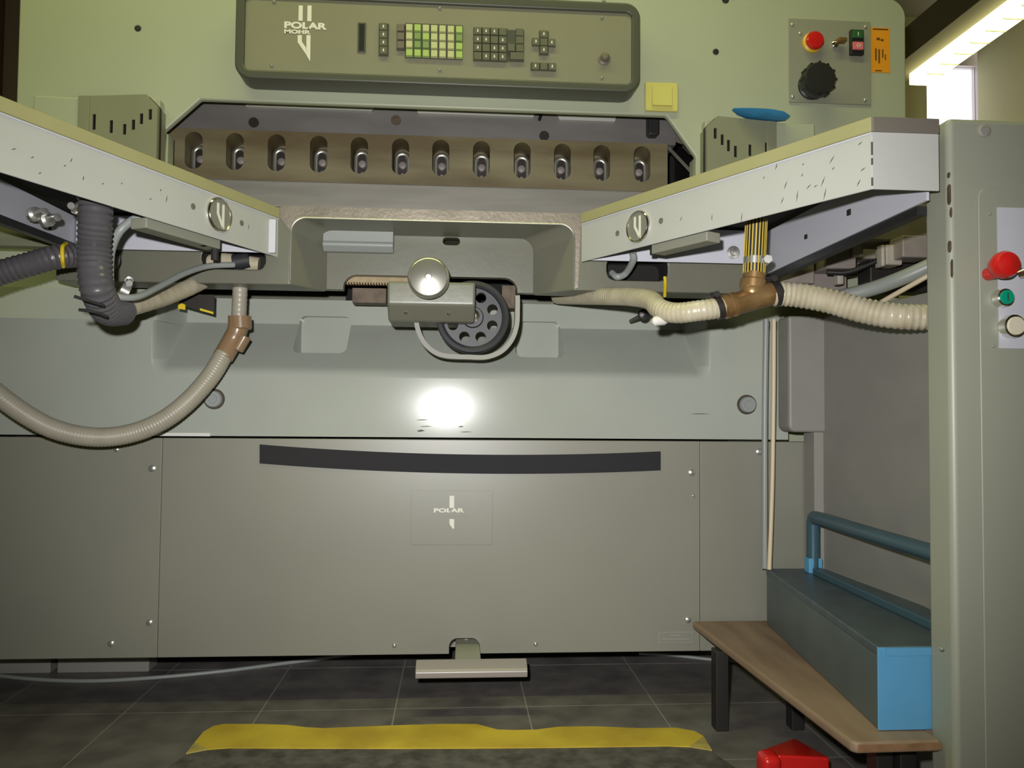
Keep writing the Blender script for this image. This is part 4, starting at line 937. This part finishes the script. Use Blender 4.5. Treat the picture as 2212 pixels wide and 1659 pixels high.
# drain hose with amber elbow
dh = thing('drain_hose', P(505, 770, 1.47), 'long beige ribbed hose looping down at the left with amber elbow', 'hose')
hose('upper_tube', [P(519, 600, 1.50), P(518, 640, 1.50), P(515, 700, 1.50)], pxs(15.5, 1.5), 'hose_grey', dh, pitch=0.009, amp=0.02, seg=18)
q = MB(); el = smooth_path([P(515, 684, 1.50), P(513, 712, 1.50), P(502, 735, 1.50), P(481, 772, 1.49)], 10)
q.sweep(el, circ(pxs(21, 1.5), 20)); q.done('elbow', 'amber_plastic', dh, smooth=True)
q = MB(); q.lathe(P(519, 684, 1.50), (0.05, 0, -1), [(pxs(23, 1.5), 0), (pxs(23, 1.5), 0.022), (pxs(20, 1.5), 0.024)], 20); q.done('elbow_collar', 'amber_plastic', dh, smooth=True)
q = MB(); a, b = P(530, 725, 1.495), P(512, 756, 1.495); q.rod(a, b, pxs(13, 1.5), 14); q.done('elbow_lug', 'amber_plastic', dh, bevel=0.002)
hose('lower_hose', [P(484, 765, 1.49), P(455, 812, 1.475), P(405, 868, 1.46), P(345, 912, 1.45), P(275, 938, 1.44), P(200, 944, 1.42), P(120, 928, 1.40), P(50, 892, 1.38), P(-30, 832, 1.36), P(-110, 760, 1.35), P(-220, 690, 1.36), P(-380, 660, 1.42), P(-520, 700, 1.50), P(-600, 800, 1.54)], pxs(20, 1.45), 'hose_grey', dh, pitch=0.0052, amp=0.025, seg=18)
# white label strip on the seam and bits below the casting
x0, z0, x1, z1 = rect_px(328, 935, 455, 942, YB)
tag(MB().box(x0, x1, YB-0.004, YB, z0, z1).done('white_strip', 'white_plastic'), 'thin white strip on the seam below the looping hose', 'strip')
x0, z0, x1, z1 = rect_px(386, 636, 462, 676, 1.53)
bk = thing('sensor_bracket', ((x0+x1)/2, 1.53, z0), 'yellow and black striped bracket under the left table casting', 'bracket')
MB().prism_y([(x0, z1), (x1, z1), (x1, z0-0.002), (x0+0.02, z0+0.010), (x0, z0+0.016)], 1.53, 1.535).done('bracket_plate', 'dark_steel', bk)
for f0, f1 in ((0.0, 0.2), (0.62, 1.0)):
    MB().prism_y([(x0+(x1-x0)*f0, z0+0.020-0.018*f0), (x0+(x1-x0)*f1, z0+0.018-0.016*f1), (x0+(x1-x0)*f1, z0+0.007-0.009*f1), (x0+(x1-x0)*f0, z0+0.007-0.004*f0)], 1.527, 1.53).done('yellow_band', 'tie_yellow', bk)

# ================================================================== FLOOR THINGS
# two grey rails under the left of the machine
for u0, u1, v0, v1, lb in ((-40, 109, 1411, 1436, 'grey steel rail on the floor at the far left'), (124, 322, 1414, 1439, 'grey steel rail on the floor right of the gap under the cover')):
    Yr = 1.75; z0 = P((u0+u1)/2, v1, Yr).z
    x0, _, x1, z1 = rect_px(u0, v0, u1, v1, Yr)
    tag(MB().box(x0, x1, Yr, Yr+0.05, 0.0, z1).done('floor_rail', 'rail_grey', bevel=0.002), lb, 'rail')
cb = hose('floor_cable', [PZ(-60, 1452, 0.004), PZ(60, 1466, 0.004), PZ(190, 1471, 0.004), PZ(330, 1464, 0.004), PZ(480, 1450, 0.004), PZ(620, 1432, 0.004), PZ(760, 1414, 0.004)], 0.0042, 'cable_grey', seg=10)
tag(cb, 'shiny grey cable curving over the floor below the cover', 'cable')
cb2 = hose('floor_cable', [PZ(1380, 1412, 0.004), PZ(1450, 1415, 0.004), PZ(1540, 1425, 0.004), PZ(1640, 1432, 0.004)], 0.004, 'cable_grey', seg=10)
tag(cb2, 'short grey cable on the floor running behind the bench', 'cable')

# anti-fatigue mat
mt = thing('floor_mat', (0, 1.0, 0), 'dark rubber floor mat with a yellow border in the foreground', 'mat')
mh = 0.012
def mz(u, v): return PZ(u, v, mh)
bk_ = [(402, 1627), (420, 1604), (440, 1580), (462, 1568), (484, 1564), (560, 1564), (620, 1566), (660, 1571), (700, 1573), (750, 1571), (800, 1569), (880, 1566), (960, 1564), (1030, 1564), (1052, 1570), (1075, 1576), (1110, 1577), (1160, 1576), (1205, 1570), (1280, 1569), (1380, 1573), (1460, 1572), (1500, 1579), (1520, 1590), (1538, 1620)]
back = [mz(u, v) for u, v in bk_]
frontu = [(402+(1538-402)*i/24) for i in range(25)]
fv = []
for i, u in enumerate(frontu):
    t = i/24; v = 1614+4*math.sin(math.pi*t)-(5*t)
    if t < 0.06: v = 1627-(13)*t/0.06
    if t > 0.95: v = 1611+9*(t-0.95)/0.05
    fv.append(mz(u, v))
zt_, zb_ = mh, 0.0
# rubber body: edge follows the border's outer line, then runs toward the camera
leftx, rightx = back[0], back[-1]
bodyp = [(p.x, p.y) for p in back]+[(rightx.x+0.03, rightx.y-0.10), (rightx.x+0.04, 0.55), (leftx.x-0.04, 0.55), (leftx.x-0.03, leftx.y-0.10)]
MB().prism_z(bodyp, 0.0, mh-0.0015).done('mat_body', 'mat_rubber', mt, bevel=0.003)
q = MB()
for k in range(24):
    a, b, c, d = back[k], back[k+1], fv[k+1], fv[k]
    f = [(p.x, p.y, mh-0.0014+0.0016) for p in (a, b, c, d)]
    q.face(f, 1 if (k < 1 or k > 22) else 0)
bmesh.ops.remove_doubles(q.bm, verts=q.bm.verts[:], dist=1e-5)
e = bmesh.ops.extrude_face_region(q.bm, geom=q.bm.faces[:])
for v in [x for x in e['geom'] if isinstance(x, bmesh.types.BMVert)]: v.co.z -= 0.0022
q.done('yellow_border', ['mat_yellow', 'mat_worn'], mt)

# low wooden bench
zs_ = 0.153
B0, B1 = P(1495, 1340, 1.53), PZ(1830, 1600, zs_)
bn = thing('low_bench', (0.56, 1.25, 0), 'low wooden bench on dark legs holding the blue toolbox', 'bench')
sx = B1.x; bx1 = 0.645
th_ = pxs(26, 0.97)
MB().prism_z([(B0.x, 1.53), (sx+0.004, B1.y), (sx+0.010, B1.y-0.006), (0.602, B1.y-0.004), (0.602, 0.996), (0.70, 0.996), (0.70, 1.53)], zs_-th_, zs_).done('seat_board', ['wood'], bn, bevel=0.004, seg=2)
MB().prism_z([(sx+0.011, B1.y-0.0065), (0.602, B1.y-0.0045), (0.602, B1.y-0.0035), (sx+0.011, B1.y-0.0055)], zs_-th_+0.003, zs_-0.003).done('end_grain', 'wood_edge', bn)
for x, y in ((PZ(1556, 1575, 0).x, PZ(1556, 1575, 0).y), (bx1-0.04, 1.39), (bx1-0.05, 1.03), (sx+0.085, 1.04)):
    MB().box(x-0.0115, x+0.0115, y-0.012, y+0.016, 0.0, zs_-th_).done('leg', 'leg_black', bn, bevel=0.002)
# blue toolbox
F0 = PZ(1897, 1578, zs_); G0 = PZ(1651, 1345, zs_)
G0 = Vector((F0.x+(G0.x-F0.x)*1.0, min(G0.y, 1.50), zs_))
tz_ = P(1897, 1396, F0.y).z
tb = thing('toolbox', ((F0.x+G0.x)/2+0.05, (F0.y+G0.y)/2, zs_), 'long blue metal toolbox with tubular handle on the wooden bench', 'toolbox')
ex = Vector((1, 0.0)); dY = Vector((G0.x-F0.x, G0.y-F0.y)); wdt = 0.15
tbx1 = 0.66
wdt = 0.165
pt = lambda s, k: (F0.x+dY.x*s+k, F0.y+dY.y*s)
tbz = zs_+0.001
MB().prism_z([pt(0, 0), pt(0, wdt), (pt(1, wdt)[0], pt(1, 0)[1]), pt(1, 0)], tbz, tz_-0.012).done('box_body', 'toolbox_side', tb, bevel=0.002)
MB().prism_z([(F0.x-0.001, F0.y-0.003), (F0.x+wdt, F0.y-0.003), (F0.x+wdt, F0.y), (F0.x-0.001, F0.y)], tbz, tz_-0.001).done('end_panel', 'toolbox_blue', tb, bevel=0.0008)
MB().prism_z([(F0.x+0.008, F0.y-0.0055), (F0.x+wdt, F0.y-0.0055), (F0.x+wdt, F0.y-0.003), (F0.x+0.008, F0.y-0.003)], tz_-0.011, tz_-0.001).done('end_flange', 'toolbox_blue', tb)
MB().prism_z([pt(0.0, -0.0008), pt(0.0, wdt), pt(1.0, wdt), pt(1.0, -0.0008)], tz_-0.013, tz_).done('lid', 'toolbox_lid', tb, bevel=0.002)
ridge = [P(1775, 1203, 1.44), P(1890, 1262, 1.22), P(2030, 1340, 1.05)]
q = MB()
ry0, ry1 = F0.y+0.06, G0.y-0.03
xr0, xr1 = pt(0.1, wdt*0.80)[0], pt(0.95, wdt*0.80)[0]
q.prism_z([(0.652, 1.04), (0.668, 1.04), (0.676, 1.44), (0.660, 1.44)], tz_, tz_+0.013).done('lid_ridge', 'toolbox_handle', tb, bevel=0.002)
hz = P(1757, 1116, 1.46).z
hb = Vector((P(1757, 1225, 1.46).x, 1.46, tz_)); hf = Vector((hb.x-0.012, F0.y+0.03, tz_))
tp_ = Vector((hb.x, hb.y, hz)); tf_ = Vector((hf.x, hf.y, hz))
hp = [hb, hb+Vector((0, 0, (hz-tz_)*0.75)), tp_+Vector((0, -0.004, -0.006)), tp_+(tf_-tp_)*0.06, tp_+(tf_-tp_)*0.5, tp_+(tf_-tp_)*0.94, tf_+Vector((0, 0.004, -0.006)), hf+Vector((0, 0, (hz-tz_)*0.75)), hf]
MB().sweep(smooth_path(hp, 8), circ(0.0122, 16)).done('handle', 'toolbox_handle', tb, smooth=True)
for p in (hb, hf): MB().box(p.x-0.013, p.x+0.013, p.y-0.011, p.y+0.011, tz_, tz_+0.028).done('handle_socket', 'toolbox_blue', tb, bevel=0.002)
# red object on the floor under the bench
rd = thing('red_case', (0.5, 1.1, 0), 'glossy red plastic case with rounded end on the floor below the bench', 'case')
e0 = PZ(1648, 1659, 0.0)
c = P(1668, 1640, 1.12)
MB().box(c.x-0.0145, c.x+0.0145, 1.115, 1.15, 0.0, P(1668, 1614, 1.15).z).done('rounded_end', 'red_plastic', rd, bevel=0.010, seg=4)
MB().loft([[(c.x+0.010, 1.125, 0.0), (c.x+0.010, 1.125, P(1690, 1630, 1.125).z), (c.x+0.010, 1.20, P(1690, 1622, 1.20).z), (c.x+0.010, 1.20, 0.0)],
           [(c.x+0.085, 1.12, 0.0), (c.x+0.085, 1.12, P(1790, 1636, 1.12).z), (c.x+0.085, 1.24, P(1740, 1592, 1.24).z), (c.x+0.085, 1.24, 0.0)]]).done('case_body', 'red_plastic', rd, bevel=0.004)
